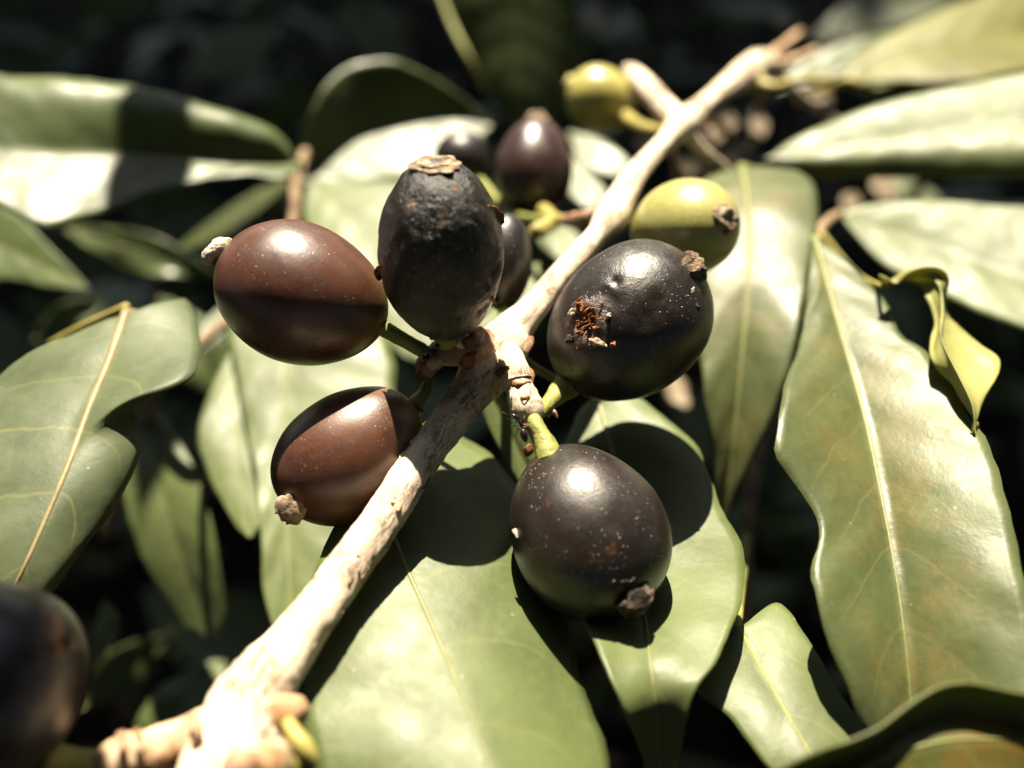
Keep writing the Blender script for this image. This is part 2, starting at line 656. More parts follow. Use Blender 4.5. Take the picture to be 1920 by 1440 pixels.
under = []
for _ in range(900):
    y = random.uniform(0.10, 1.3)
    under.append(Vector((random.uniform(-0.75, 0.75) * (0.4 + y), y, random.uniform(0.0, 0.16))))
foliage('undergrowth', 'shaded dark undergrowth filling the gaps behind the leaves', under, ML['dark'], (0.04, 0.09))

M_LITTER = simple_mat('dead_leaf_litter', (0.19, 0.125, 0.08), (0.10, 0.06, 0.035), 0.7, 90, 0.5, 0.2)
lit = []
for _ in range(700):
    y = random.uniform(0.08, 1.5)
    lit.append(Vector((random.uniform(-0.75, 0.75) * (0.4 + y), y, random.uniform(0.015, 0.04))))
o = foliage('leaf_litter', 'brown dead leaf litter lying on dark soil', lit, M_LITTER, (0.02, 0.05))
o['category'] = 'leaf litter'

# ------------------------------------------------------------------ fruiting branch
branch = empty('fruiting_branch', lv(470, 1500, 0.1))
tag(branch, 'pale woody branch crossing the picture from bottom left to top right, bearing the berries', 'branch')
BR = [(380, 1640, 6.75, 95), (425, 1480, 7.05, 95), (462, 1345, 7.45, 84), (484, 1293, 7.6, 69), (545, 1213, 7.9, 51), (594, 1147, 8.1, 44),
      (646, 1073, 8.4, 41), (727, 960, 8.8, 38), (770, 890, 9.05, 36), (835, 800, 9.45, 36), (885, 735, 9.75, 40), (915, 690, 9.92, 50),
      (943, 650, 10.05, 50), (965, 618, 10.15, 38), (1000, 578, 10.2, 27), (1040, 530, 10.5, 25), (1090, 475, 10.9, 23), (1121, 440, 11.1, 22),
      (1150, 400, 11.4, 31), (1187, 333, 11.9, 22), (1245, 267, 12.6, 17), (1277, 235, 12.9, 27), (1312, 203, 13.3, 19),
      (1360, 165, 13.8, 20), (1400, 138, 14.3, 28), (1428, 122, 14.6, 27), (1448, 128, 14.9, 14), (1480, 160, 15.3, 9), (1530, 200, 16.2, 8), (1600, 260, 18, 7)]
v, f, u = px_tube(BR, 330, nseg=48, rough=0.06, rscale=520, ridge=0.07)
mk('stem', v, f, M_BARK, branch, u)


def lump(parent, name, mat, c, r, axis=None, stretch=1.0, rough=0.25, rs=500, nu=14, nv=10, flat=1.0, seed=0.0, crater=0.0):
    """Knobbly rounded piece about c (world), radius r, stretched along axis."""
    axis = (axis or Vector((0, 0, 1))).normalized()
    q = axis.to_track_quat('Z', 'Y').to_matrix()
    V, F = [], []
    for j in range(nv + 1):
        th = math.pi * j / nv
        for i in range(nu):
            a = 2 * math.pi * i / nu
            p = Vector((math.sin(th) * math.cos(a), math.sin(th) * math.sin(a) * flat, math.cos(th) * stretch))
            w = q @ p * r
            k = 1 + rough * noise.noise((c + w) * rs + Vector((seed, 0, seed))) + 0.5 * rough * noise.noise((c + w) * rs * 2.7)
            if crater and th < 1.1:
                k *= 1 - crater * (1 - th / 1.1)
            V.append(c + w * k)
    for j in range(nv):
        for i in range(nu):
            i2 = (i + 1) % nu
            F.append((j * nu + i, (j + 1) * nu + i, (j + 1) * nu + i2, j * nu + i2))
    return mk(name, V, F, mat, parent)


def flake(parent, name, mat, path, w, cup=0.3, n=14):
    """Small curved scale: path of (px,py,depth) with half-width w px, real thickness."""
    c = catmull(path, n)
    for q in c:
        q[2] = far(q[2])
    pts = [at(*q) for q in c]
    V, F = [], []
    m = 5
    for i in range(n):
        t = i / (n - 1)
        tng = (pts[min(n - 1, i + 1)] - pts[max(0, i - 1)]).normalized()
        view = (cam.location - pts[i]).normalized()
        s = tng.cross(view).normalized()
        ww = pxm(w * (0.35 + 0.65 * math.sin(math.pi * min(1, t * 0.85 + 0.15))) * (1 + 0.5 * noise.noise(pts[i] * 1300)), c[i][2])
        for k in range(m):
            q = k / (m - 1) * 2 - 1
            V.append(pts[i] + s * (ww * q) - view * (ww * cup * 0.6 * q * q) + view * (0.45 * ww * noise.noise(pts[i] * 900 + Vector((q, 0, 0)))))
    for i in range(n - 1):
        for k in range(m - 1):
            F.append((i * m + k, i * m + k + 1, (i + 1) * m + k + 1, (i + 1) * m + k))
    o = mk(name, V, F, mat, parent)
    sm = o.modifiers.new('thickness', 'SOLIDIFY')
    sm.thickness = pxm(w, 9.5) * 0.22
    return o


# peeling slivers of bark along the stem
random.seed(5)
brc = catmull(BR, 400)
for k in range(34):
    i = random.randint(60, 215)
    q, q2 = brc[i], brc[i + 3]
    tx, ty = q2[0] - q[0], q2[1] - q[1]
    tl = math.hypot(tx, ty)
    tx, ty = tx / tl, ty / tl
    o_ = random.choice((-0.93, -0.88, random.uniform(-0.7, 0.8), 0.9, random.uniform(-0.5, 0.7)))
    L = random.uniform(9, 30)
    pts_ = []
    for t in (-0.5, 0.0, 0.5):
        lift = 0.004 + (0.02 if t == 0.5 else 0.0) + pxm(q[3], q[2]) * 100 * math.sqrt(1 - o_ * o_)
        pts_.append((q[0] + tx * L * t - ty * q[3] * o_ * 1.02, q[1] + ty * L * t + tx * q[3] * o_ * 1.02, q[2] - lift - (BR[0][2] - BR[0][2]) + (brc[min(399, i + int(t * 6))][2] - q[2])))
    flake(branch, 'bark_flake', M_SPUR if k % 3 == 0 else M_TAN, pts_, random.uniform(1.6, 4.2), n=8)

# fruiting spur to the right of the middle node
v, f, u = px_tube([(950, 655, 9.85, 22), (965, 690, 9.55, 25), (970, 715, 9.5, 29), (974, 725, 9.47, 25), (980, 748, 9.42, 30), (988, 768, 9.4, 32), (996, 786, 9.4, 24), (1000, 795, 9.4, 10)],
                  60, nseg=24, rough=0.10, rscale=700, ridge=0.06)
spur_r = mk('spur', v, f, M_BARK, branch, u)
for (p, w) in (([(950, 712, 9.45), (972, 722, 9.28), (996, 716, 9.4)], 5), ([(962, 742, 9.4), (982, 748, 9.21), (1006, 738, 9.35)], 4),
               ([(975, 790, 9.3), (985, 800, 9.2), (996, 792, 9.22)], 5), ([(985, 690, 9.6), (995, 700, 9.55), (993, 725, 9.5)], 8)):
    flake(spur_r, 'scale', M_BRACT, p, w)
# spur to the left of the node
v, f, u = px_tube([(925, 660, 9.95, 36), (885, 652, 9.8, 40), (850, 655, 9.75, 33), (820, 665, 9.75, 25), (802, 685, 9.75, 22), (796, 705, 9.75, 14)],
                  50, nseg=24, rough=0.16, rscale=600, ridge=0.08)
spur_l = mk('spur', v, f, M_SPUR, branch, u)
lump(spur_l, 'bract', M_PEDY, at(838, 640, 9.45), pxm(18, 9.5), Vector((1, 0.2, 0.2)), 1.25, 0.25, 700)
lump(spur_l, 'bract', M_BARK, at(868, 640, 9.5), pxm(15, 9.5), Vector((1, 0, 0)), 1.1, 0.3, 700)
lump(spur_l, 'bract', M_SPUR, at(815, 680, 9.4), pxm(13, 9.4), Vector((0, 0.4, 1)), 1.2, 0.4, 700)
lump(spur_l, 'bract', M_SPUR, at(800, 694, 9.5), pxm(12, 9.5), Vector((0, 0.4, 1)), 1.2, 0.5, 700)
flake(spur_l, 'scale', M_BRACT, [(868, 648, 9.4), (888, 635, 9.3), (908, 626, 9.5)], 13)
flake(spur_l, 'scale', M_BRACT, [(868, 690, 9.45), (882, 672, 9.35), (895, 658, 9.4)], 14)
flake(spur_l, 'scale', M_BRACT, [(788, 715, 9.6), (790, 700, 9.5), (798, 688, 9.5)], 8)
flake(spur_l, 'scale', M_BRACT, [(805, 634, 9.6), (815, 630, 9.5), (824, 636, 9.5)], 7)
flake(branch, 'scale', M_BRACT, [(930, 705, 9.3), (942, 695, 9.25), (955, 688, 9.3)], 9)
flake(branch, 'scale', M_SPUR, [(985, 660, 9.75), (993, 645, 9.75), (997, 630, 9.8)], 8)
# spurs at the lower node
v, f, u = px_tube([(430, 1380, 7.45, 62), (385, 1382, 7.4, 52), (340, 1390, 7.4, 43), (300, 1405, 7.4, 45), (262, 1414, 7.4, 40), (235, 1420, 7.4, 42), (205, 1432, 7.4, 38), (192, 1437, 7.4, 28)],
                  70, nseg=24, rough=0.08, rscale=420, ridge=0.05)
spur_b = mk('spur', v, f, M_TAN, branch, u)
flake(spur_b, 'scale', M_SPUR, [(225, 1370, 7.2), (232, 1400, 6.95), (225, 1440, 7.0)], 10)
flake(spur_b, 'scale', M_SPUR, [(255, 1365, 7.2), (263, 1400, 6.95), (258, 1440, 7.0)], 8)
flake(spur_b, 'scale', M_SPUR, [(355, 1340, 7.2), (372, 1370, 6.9), (360, 1420, 6.95)], 10)
lump(branch, 'bract', M_TAN, lv(508, 1432, -0.65), pxm(38, 7), Vector((0.1, -0.3, 1)), 1.35, 0.25, 600)
lump(branch, 'bract', M_SPUR, lv(452, 1440, -0.60), pxm(34, 7), Vector((0.1, -0.3, 1)), 1.3, 0.2, 500)
lump(branch, 'bract', M_PEDY, lv(535, 1440, -0.45), pxm(26, 7), Vector((0.1, -0.3, 1)), 1.3, 0.2, 500)
lump(branch, 'bract', M_TAN, lv(535, 1335, -0.15), pxm(36, 7.5), Vector((1, -0.2, 0.4)), 1.2, 0.22, 600)
petiole(branch, [(538, 1352, 7.1, 12), (555, 1380, 7.0, 16), (575, 1405, 6.95, 17), (592, 1432, 6.95, 9)], mat=M_PEDY)
# the far node: one shoot goes up and left, one down and right
v, f, u = px_tube([(1277, 235, 12.9, 26), (1250, 205, 13.1, 22), (1220, 172, 13.4, 21), (1192, 143, 13.8, 18), (1178, 130, 14.2, 10)], 30, nseg=18, rough=0.08)
mk('side_twig', v, f, M_BARK, branch, u)
v, f, u = px_tube([(1285, 245, 12.9, 16), (1310, 275, 13.0, 12), (1340, 300, 13.2, 10), (1380, 335, 13.8, 9)], 24, nseg=14, rough=0.08)
mk('side_twig', v, f, M_BARK, branch, u)
v, f, u = px_tube([(1148, 398, 11.4, 22), (1105, 408, 11.6, 15), (1075, 412, 11.9, 14), (1055, 414, 12.1, 9)], 24, nseg=14, rough=0.18, rscale=500)
mk('spur', v, f, M_SPUR, branch, u)
flake(branch, 'bract', M_PEDY, [(1045, 412, 12.2), (1015, 430, 12.1), (985, 442, 12.1)], 16)
v, f, u = px_tube([(1270, 245, 12.8, 16), (1235, 245, 13.0, 11), (1205, 238, 13.3, 11), (1180, 225, 13.6, 12)], 20, nseg=12, rough=0.15, rscale=500)
mk('pedicel', v, f, M_PEDY, branch, u)
v, f, u = px_tube([(1405, 140, 14.3, 26), (1425, 158, 14.2, 16), (1455, 163, 14.1, 9), (1500, 150, 14.2, 7), (1560, 150, 14.0, 7)], 24, nseg=12, rough=0.1)
mk('side_twig', v, f, M_PEDY, branch, u)

for pth in ([(1425, 122, 14.6, 16), (1450, 100, 15.0, 9), (1500, 60, 16, 6)], [(1410, 140, 14.4, 16), (1425, 175, 14.6, 8), (1420, 215, 15.2, 6)],
            [(1430, 125, 14.6, 14), (1470, 118, 14.9, 9), (1530, 95, 15.2, 6)], [(1300, 225, 13.1, 12), (1340, 228, 13.6, 9), (1365, 250, 14.2, 7)], [(1270, 250, 12.9, 11), (1262, 290, 13.2, 8), (1280, 330, 13.8, 7)]):
    v, f, u = px_tube(pth, 18, nseg=12, rough=0.12, rscale=300)
    mk('side_twig', v, f, M_TAN, branch, u)

# ------------------------------------------------------------------ leaves on the fruiting branch
leaf(branch, [(690, 880, 1.1), (750, 1038, 0.6), (800, 1150, 0.42), (860, 1290, 0.28), (925, 1450, 0.15), (985, 1600, 0.1)],
     [(670, 900, 1.0), (610, 1020, 0.6), (570, 1140, 0.45), (568, 1280, 0.35), (580, 1420, 0.3), (680, 1600, 0.3)],
     [(730, 800, 1.6), (880, 820, 1.5), (990, 940, 1.25), (1050, 1120, 1.0), (1105, 1300, 0.85), (1150, 1450, 0.8), (1130, 1600, 0.7)],
     'pale', 6.5, 0.03, wave=0.12, seed=1, label='broad pale leaf under the middle of the branch')
leaf(branch, [(1120, 745, 1.7), (1180, 960, 1.4), (1205, 1130, 0.95), (1213, 1190, 0.70), (1222, 1265, 0.50), (1232, 1350, 0.75), (1243, 1500, 2.0)],
     [(1090, 745, 1.8), (1045, 900, 1.6), (1075, 1080, 1.0), (1110, 1200, 0.55), (1160, 1310, 0.45), (1195, 1390, 0.9), (1225, 1500, 2.0)],
     [(1180, 725, 1.6), (1300, 830, 1.5), (1345, 940, 1.3), (1395, 1045, 1.0), (1385, 1150, 0.7), (1345, 1235, 0.55), (1300, 1295, 0.5), (1280, 1380, 0.9), (1260, 1500, 2.0)],
     'pale', 7, 0.03, wave=0.12, seed=2, label='leaf with drooping shaded tip under the lowest dark berry')
leaf(branch, [(905, 725, 1.2), (950, 800, 1.5), (990, 885, 1.8), (1010, 960, 2.0)],
     [(895, 735, 1.2), (920, 810, 1.5), (965, 890, 1.8), (1008, 965, 2.0)],
     [(920, 720, 1.2), (975, 790, 1.4), (1010, 870, 1.7), (1014, 960, 2.0)], 'pale', 3, 0.05, seed=3)
leaf(branch, [(1010, 495, 2.0), (970, 560, 1.8), (925, 600, 1.6), (860, 625, 1.6)],
     [(1005, 490, 2.0), (960, 535, 1.9), (905, 590, 1.7), (860, 622, 1.6)],
     [(1015, 500, 2.0), (1010, 580, 1.8), (950, 620, 1.7), (865, 640, 1.6)], 'pale', 3, 0.05, seed=4)
leaf(branch, [(1000, 400, 3.0), (1045, 440, 2.6), (1080, 500, 2.3)],
     [(995, 405, 3.0), (1015, 460, 2.6), (1075, 505, 2.3)],
     [(1010, 395, 3.0), (1090, 430, 2.6), (1085, 495, 2.3)], 'pale', 3, 0.05, seed=5)
leaf(branch, [(1065, 250, 3.0), (1115, 290, 2.8), (1200, 325, 2.6)],
     [(1065, 245, 3.0), (1135, 265, 2.8), (1200, 320, 2.6)],
     [(1068, 258, 3.0), (1100, 315, 2.8), (1195, 335, 2.6)], 'plain', 3, 0.05, seed=6)
leaf(branch, [(1075, 290, 3.2), (1095, 350, 3.0), (1150, 400, 2.8)],
     [(1070, 295, 3.2), (1065, 360, 3.0), (1140, 410, 2.8)],
     [(1080, 288, 3.2), (1125, 340, 3.0), (1155, 395, 2.8)], 'plain', 3, 0.05, seed=7)
petiole(branch, [(870, 740, 9.9, 9), (800, 800, 10.3, 8), (730, 835, 10.4, 7), (692, 862, 10.55, 7)])
petiole(branch, [(960, 660, 10.2, 10), (1020, 700, 10.6, 8), (1090, 730, 10.8, 7), (1122, 748, 10.85, 7)])

# ------------------------------------------------------------------ left shoot
ls = empty('leafy_shoot', lv(250, 900, 5))
tag(ls, 'green leafy shoot spreading over the left side behind the berries', 'leafy shoot', 'leafy shoots around the berries')
v, f, u = px_tube([(572, 285, pd(285, 2.0), 9), (556, 345, pd(345, 2.1), 11), (545, 430, pd(430, 2.4), 9), (470, 560, pd(560, 2.6), 10),
                   (360, 660, pd(660, 2.7), 11), (280, 760, pd(760, 3.6), 12), (200, 1000, pd(1000, 6.5), 13)], 50, nseg=14, rough=0.08)
mk('twig', v, f, M_TWIG, ls, u)
leaf(ls, [(568, 305, 1.8), (400, 300, 1.25), (200, 290, 0.65), (0, 285, 0.1), (-170, 280, -0.2)],
     [(568, 298, 1.8), (500, 245, 0.8), (350, 182, -0.1), (200, 142, -0.65), (50, 122, -1.0), (-100, 130, -0.8), (-175, 270, -0.2)],
     [(568, 315, 1.8), (530, 338, 1.5), (460, 330, 1.35), (330, 350, 1.05), (250, 375, 0.85), (170, 402, 0.62), (80, 428, 0.4), (0, 385, 0.15), (-170, 300, -0.2)],
     'plain', 5, 0.02, curl_a=0.35, wave=0.10, seed=11, label='long blurred leaf at upper left with bright lower half')
leaf(ls, [(-80, 430, 3.2), (40, 480, 3.0), (168, 542, 2.8)],
     [(-80, 370, 3.2), (20, 395, 2.9), (105, 475, 2.8), (168, 540, 2.8)],
     [(-80, 540, 3.0), (20, 525, 3.0), (90, 538, 2.9), (168, 544, 2.8)], 'plain', 3, 0.04, seed=12)
leaf(ls, [(238, 585, 0.35), (205, 680, 0.30), (167, 770, 0.30), (130, 870, 0.25), (88, 970, 0.3), (45, 1065, 0.4), (0, 1150, 0.6)],
     [(225, 585, 0.4), (130, 630, 0.42), (0, 700, 0.5), (-120, 800, 0.55), (-160, 900, 0.5), (-120, 1010, 0.45), (-30, 1140, 0.5)],
     [(270, 572, 0.4), (320, 553, 0.5), (352, 552, 0.55), (372, 600, 0.45), (375, 650, 0.3), (362, 700, 0.1), (310, 728, 0.0), (258, 748, 0.1), (250, 772, 0.3), (264, 830, 0.5), (235, 920, 0.6), (165, 1025, 0.65), (100, 1112, 0.7), (20, 1160, 0.7)],
     'grey', 11, 0.05, curl_b=0.10, wave=0.10, seed=13, rib=M_RIBB, label='dusty green leaf at left edge with tan midrib and notched edge')
leaf(ls, [(550, 570, 3.2), (540, 700, 3.1), (532, 850, 3.0), (538, 1000, 2.9), (550, 1220, 2.9)],
     [(425, 590, 3.2), (432, 640, 3.2), (455, 780, 3.0), (480, 900, 2.9), (490, 1020, 2.8), (495, 1120, 2.8), (530, 1230, 2.9)],
     [(690, 570, 3.2), (740, 680, 3.2), (730, 800, 3.1), (680, 950, 3.0), (610, 1080, 2.9), (585, 1150, 2.9), (565, 1230, 2.9)],
     'pale', 7, 0.03, wave=0.10, seed=14, label='pale leaf with light midrib behind the two brown berries')
leaf(ls, [(440, 650, 3.4), (440, 780, 3.1), (450, 900, 3.0), (470, 1010, 3.0)],
     [(425, 660, 3.4), (372, 800, 3.0), (395, 900, 3.0), (460, 1015, 3.0)],
     [(460, 655, 3.4), (500, 790, 3.2), (510, 900, 3.1), (480, 1010, 3.0)], 'pale', 3, 0.05, seed=15)
leaf(ls, [(270, 770, 4.2), (292, 880, 4.0), (330, 1020, 4.2), (395, 1200, 4.8)],
     [(250, 780, 4.2), (225, 880, 4.0), (262, 1040, 4.3), (365, 1205, 4.8)],
     [(300, 770, 4.2), (365, 880, 3.9), (405, 1020, 4.1), (430, 1195, 4.8)], 'pale', 3, 0.06, seed=16)
leaf(ls, [(556, 335, 2.2), (650, 268, 2.2), (760, 228, 2.2), (850, 222, 2.3), (925, 235, 2.4)],
     [(556, 325, 2.2), (585, 205, 0.9), (645, 128, 0.6), (740, 112, 0.7), (845, 165, 1.6), (925, 230, 2.4)],
     [(562, 345, 2.2), (680, 342, 2.2), (800, 325, 2.2), (885, 275, 2.3), (925, 240, 2.4)], 'plain', 4, 0.02, seed=17,
     label='leaf behind the cluster, dark above and sunlit below its midrib')
leaf(ls, [(585, 340, 2.9), (660, 420, 2.6), (740, 560, 2.4), (800, 680, 2.4)],
     [(572, 345, 2.9), (575, 430, 2.7), (640, 560, 2.5), (780, 690, 2.4)],
     [(610, 338, 2.9), (790, 350, 2.7), (860, 460, 2.5), (830, 680, 2.4)], 'pale', 3, 0.03, seed=18)
leaf(ls, [(540, 340, 3.0), (470, 380, 3.3), (390, 430, 3.6), (330, 470, 3.9)],
     [(538, 335, 3.0), (465, 365, 3.3), (385, 420, 3.6), (330, 465, 3.9)],
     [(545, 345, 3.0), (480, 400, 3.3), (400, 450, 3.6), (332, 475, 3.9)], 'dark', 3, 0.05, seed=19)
leaf(ls, [(365, 660, 2.7), (400, 610, 2.8), (450, 555, 2.9)],
     [(360, 655, 2.7), (385, 600, 2.8), (445, 550, 2.9)],
     [(372, 665, 2.7), (420, 630, 2.8), (455, 560, 2.9)], 'grey', 2, 0.05, seed=20)
leaf(ls, [(195, 1125, 5.5), (198, 1180, 5.4), (195, 1240, 5.4)],
     [(185, 1130, 5.5), (174, 1180, 5.4), (188, 1240, 5.4)],
     [(205, 1130, 5.5), (222, 1165, 5.4), (205, 1240, 5.4)], 'pale', 0, 0.1, wave=0.5, nst=20, seed=21)
leaf(ls, [(305, 1222, 6.5), (335, 1238, 6.4), (362, 1235, 6.4)],
     [(305, 1218, 6.5), (335, 1228, 6.4), (364, 1215, 6.4)],
     [(305, 1226, 6.5), (335, 1248, 6.4), (360, 1246, 6.4)], 'pale', 0, 0.1, nst=20, seed=22)
for k, (x0, y0, x1, y1, w, off, m_) in enumerate(((120, 430, 420, 520, 38, 4.5, 'plain'), (420, 1240, 250, 1420, 60, 6.0, 'plain'), (300, 560, 440, 760, 55, 6.0, 'plain'),
                                               (150, 1330, 330, 1180, 45, 7.0, 'dark'), (520, 60, 330, 150, 45, 7.0, 'dark'), (640, 30, 780, 120, 50, 8.0, 'dark'), (60, 640, 200, 560, 35, 5.0, 'plain'))):
    dx, dy = x1 - x0, y1 - y0
    l_ = math.hypot(dx, dy)
    nx, ny = -dy / l_ * w, dx / l_ * w
    leaf(ls, [(x0, y0, off), ((x0 + x1) / 2, (y0 + y1) / 2, off - 0.3), (x1, y1, off)],
         [(x0 + nx * 0.2, y0 + ny * 0.2, off), ((x0 + x1) / 2 + nx, (y0 + y1) / 2 + ny, off - 0.1), (x1, y1, off)],
         [(x0 - nx * 0.2, y0 - ny * 0.2, off), ((x0 + x1) / 2 - nx, (y0 + y1) / 2 - ny, off - 0.6), (x1, y1, off)], m_, 4, 0.04, wave=0.2, nst=30, seed=80 + k)
petiole(ls, [(360, 660, pd(660, 2.7), 9), (300, 600, pd(600, 1.6), 8), (238, 585, pd(585, 0.4), 8)])
petiole(ls, [(90, 645, pd(645, 1.6), 5), (150, 615, pd(615, 1.4), 7), (238, 575, pd(575, 0.9), 8)], mat=M_PEDY)

# ------------------------------------------------------------------ right shoot
rs_ = empty('leafy_shoot', lv(1400, 1100, 5))
tag(rs_, 'mottled leafy shoot hanging down the right side of the picture', 'leafy shoot', 'leafy shoots around the berries')
v, f, u = px_tube([(1575, 400, pd(400, 1.6), 8), (1535, 435, pd(435, 1.4), 10), (1500, 560, pd(560, 2.4), 11), (1440, 760, pd(760, 3.4), 12),
                   (1400, 1000, pd(1000, 4.5), 13), (1400, 1300, pd(1300, 7.0), 14)], 40, nseg=14, rough=0.08)
mk('twig', v, f, M_TWIG, rs_, u)
leaf(rs_, [(1528, 445, 1.2), (1570, 600, 0.9), (1620, 780, 0.75), (1650, 920, 0.7), (1680, 1080, 0.7), (1700, 1230, 0.8), (1715, 1400, 1.0)],
     [(1522, 448, 1.2), (1518, 520, 1.0), (1500, 640, 0.7), (1467, 730, 0.25), (1453, 830, 0.1), (1490, 905, 0.25), (1538, 985, 0.35), (1526, 1080, 0.3), (1545, 1180, 0.4), (1590, 1290, 0.6), (1620, 1370, 0.8), (1680, 1420, 1.0)],
     [(1536, 443, 1.2), (1600, 505, 1.0), (1660, 570, 0.75), (1690, 630, 0.6), (1740, 665, 0.42), (1800, 750, 0.25), (1855, 840, 0.1), (1892, 950, 0.0), (1918, 1080, 0.0), (1940, 1200, 0.05), (1930, 1330, 0.2), (1800, 1420, 0.6)],
     'mottle', 8, 0.04, wave=0.08, seed=31, label='large mottled leaf on the right with white sheen')
leaf(rs_, [(1390, 312, 1.7), (1402, 380, 1.2), (1405, 470, 1.1), (1400, 570, 1.2), (1388, 700, 1.6), (1372, 850, 2.2), (1350, 1005, 3.0)],
     [(1250, 350, 2.0), (1262, 420, 1.6), (1290, 520, 1.4), (1305, 620, 1.4), (1322, 750, 1.7), (1335, 880, 2.3), (1345, 1005, 3.0)],
     [(1470, 303, 1.9), (1525, 345, 1.3), (1534, 410, 1.0), (1518, 500, 0.9), (1492, 640, 1.0), (1450, 770, 1.5), (1395, 890, 2.2), (1355, 1005, 3.0)],
     'mottle', 9, 0.05, wave=0.06, seed=32, label='leaf arching down beside the green berry, tip in shade')
leaf(rs_, [(1575, 403, 2.2), (1700, 440, 2.0), (1850, 500, 1.6), (2050, 570, 1.1)],
     [(1575, 398, 2.2), (1650, 380, 2.0), (1800, 372, 1.6), (2050, 380, 1.0)],
     [(1580, 412, 2.2), (1650, 490, 2.1), (1740, 540, 1.85), (1850, 590, 1.5), (1930, 620, 1.3), (2050, 650, 1.1)],
     'pale', 4, 0.03, seed=33, label='leaf at right edge, half in shadow of the leaf above')
leaf(rs_, [(1385, 1178, 1.3), (1430, 1260, 1.1), (1470, 1330, 0.95), (1515, 1405, 0.85), (1560, 1490, 0.8)],
     [(1375, 1185, 1.3), (1345, 1240, 1.2), (1305, 1288, 1.1), (1370, 1350, 1.0), (1440, 1440, 0.9), (1520, 1510, 0.9)],
     [(1400, 1165, 1.3), (1460, 1130, 1.35), (1510, 1190, 1.2), (1565, 1280, 1.1), (1620, 1370, 1.0), (1640, 1440, 0.95), (1600, 1510, 0.9)],
     'pale', 5, 0.04, seed=34, rib=M_PED, label='small leaf at bottom right, shadowed along its right side')
leaf(rs_, [(1400, 1520, 0.2), (1560, 1465, -0.05), (1720, 1400, -0.15), (1850, 1385, -0.15), (1940, 1400, -0.1), (2080, 1450, 0.2)],
     [(1420, 1465, 0.1), (1540, 1412, -0.10), (1620, 1375, -0.18), (1700, 1327, -0.2), (1770, 1302, -0.2), (1850, 1310, -0.2), (1940, 1338, -0.15), (2080, 1420, 0.0)],
     [(1400, 1600, 0.4), (1560, 1620, 0.2), (1720, 1640, 0.1), (1900, 1630, 0.2), (2080, 1560, 0.4)],
     'brown', 5, -0.04, curl_a=-0.28, wave=0.05, seed=35, label='browning leaf rim rising across the bottom right corner')
# curled young leaf
leaf(rs_, [(1652, 537, 0.3), (1705, 520, 0.1), (1755, 526, -0.05), (1768, 580, -0.1), (1765, 635, -0.15), (1795, 700, -0.2), (1822, 760, -0.1), (1828, 812, 0.1)],
     [(1652, 541, 0.3), (1705, 531, 0.25), (1742, 545, 0.2), (1744, 600, 0.15), (1735, 650, 0.0), (1765, 720, 0.1), (1798, 770, 0.1), (1826, 814, 0.1)],
     [(1654, 532, 0.3), (1708, 509, -0.1), (1772, 512, -0.2), (1795, 570, 0.2), (1845, 632, 0.2), (1888, 668, 0.1), (1862, 750, -0.1), (1832, 813, 0.1)],
     'young', 2, -0.22, wave=0.30, thick=0.00016, seed=36, label='curled yellow-green young leaf hanging over the mottled leaf')
petiole(rs_, [(1535, 435, pd(435, 1.4), 8), (1600, 510, pd(510, 1.6), 5), (1654, 537, pd(537, 0.3), 4)], mat=M_PEDY)
petiole(rs_, [(1400, 1000, pd(1000, 4.5), 8), (1390, 1100, pd(1100, 3.0), 7), (1386, 1180, pd(1180, 1.3), 6)])
petiole(rs_, [(1535, 435, pd(435, 1.5), 9), (1470, 360, pd(360, 2.4), 8), (1392, 312, pd(312, 1.8), 7)])
leaf(rs_, [(1680, 330, 4.5), (1730, 380, 4.5), (1760, 440, 4.5)],
     [(1675, 335, 4.5), (1700, 390, 4.5), (1755, 445, 4.5)],
     [(1690, 325, 4.5), (1765, 370, 4.5), (1765, 440, 4.5)], 'grey', 3, 0.05, seed=37)
leaf(rs_, [(1790, 560, 2.6), (1830, 600, 2.5), (1880, 650, 2.4)],
     [(1785, 565, 2.6), (1800, 620, 2.5), (1870, 655, 2.4)],
     [(1800, 555, 2.6), (1860, 590, 2.5), (1885, 640, 2.4)], 'grey', 3, 0.05, seed=38)

# ------------------------------------------------------------------ upper right shoot
us = empty('leafy_shoot', lv(1590, 160, 2))
tag(us, 'glossy leafy shoot with long leaves reaching out of the top right corner', 'leafy shoot', 'leafy shoots around the berries')
v, f, u = px_tube([(1500, 190, pd(190, 3.6), 7), (1560, 165, pd(165, 2.0), 9), (1590, 152, pd(152, 1.4), 12), (1650, 175, pd(175, 2.0), 8), (1800, 190, pd(190, 3.5), 8)], 30, nseg=12, rough=0.08)
mk('twig', v, f, M_PEDY, us, u)
leaf(us, [(2080, 205, -0.6), (1920, 225, -0.1), (1780, 242, 0.4), (1600, 268, 1.0), (1428, 300, 1.6)],
     [(2080, 110, -0.9), (1920, 140, -0.4), (1780, 165, 0.15), (1640, 197, 0.65), (1520, 243, 1.2), (1430, 297, 1.6)],
     [(2080, 300, -0.5), (1920, 306, 0.0), (1800, 308, 0.4), (1680, 312, 0.85), (1540, 314, 1.25), (1430, 303, 1.6)],
     'pale', 3, 0.03, curl_b=0.30, wave=0.06, seed=41, label='long leaf at right with white sheen and green lower rim')
leaf(us, [(1588, 155, 1.4), (1635, 108, 1.1), (1720, 86, 0.8), (1850, 73, 0.6), (2050, 52, 0.6)],
     [(1582, 150, 1.4), (1605, 108, 1.3), (1680, 58, 1.0), (1780, 14, 0.7), (1900, -32, 0.5), (2050, -80, 0.5)],
     [(1594, 160, 1.4), (1680, 154, 0.75), (1800, 153, 0.15), (1920, 132, -0.1), (2050, 115, 0.0)],
     'olive', 5, 0.02, seed=42, rib=M_RIB, label='folded leaf in the top right corner, pale above and olive below')
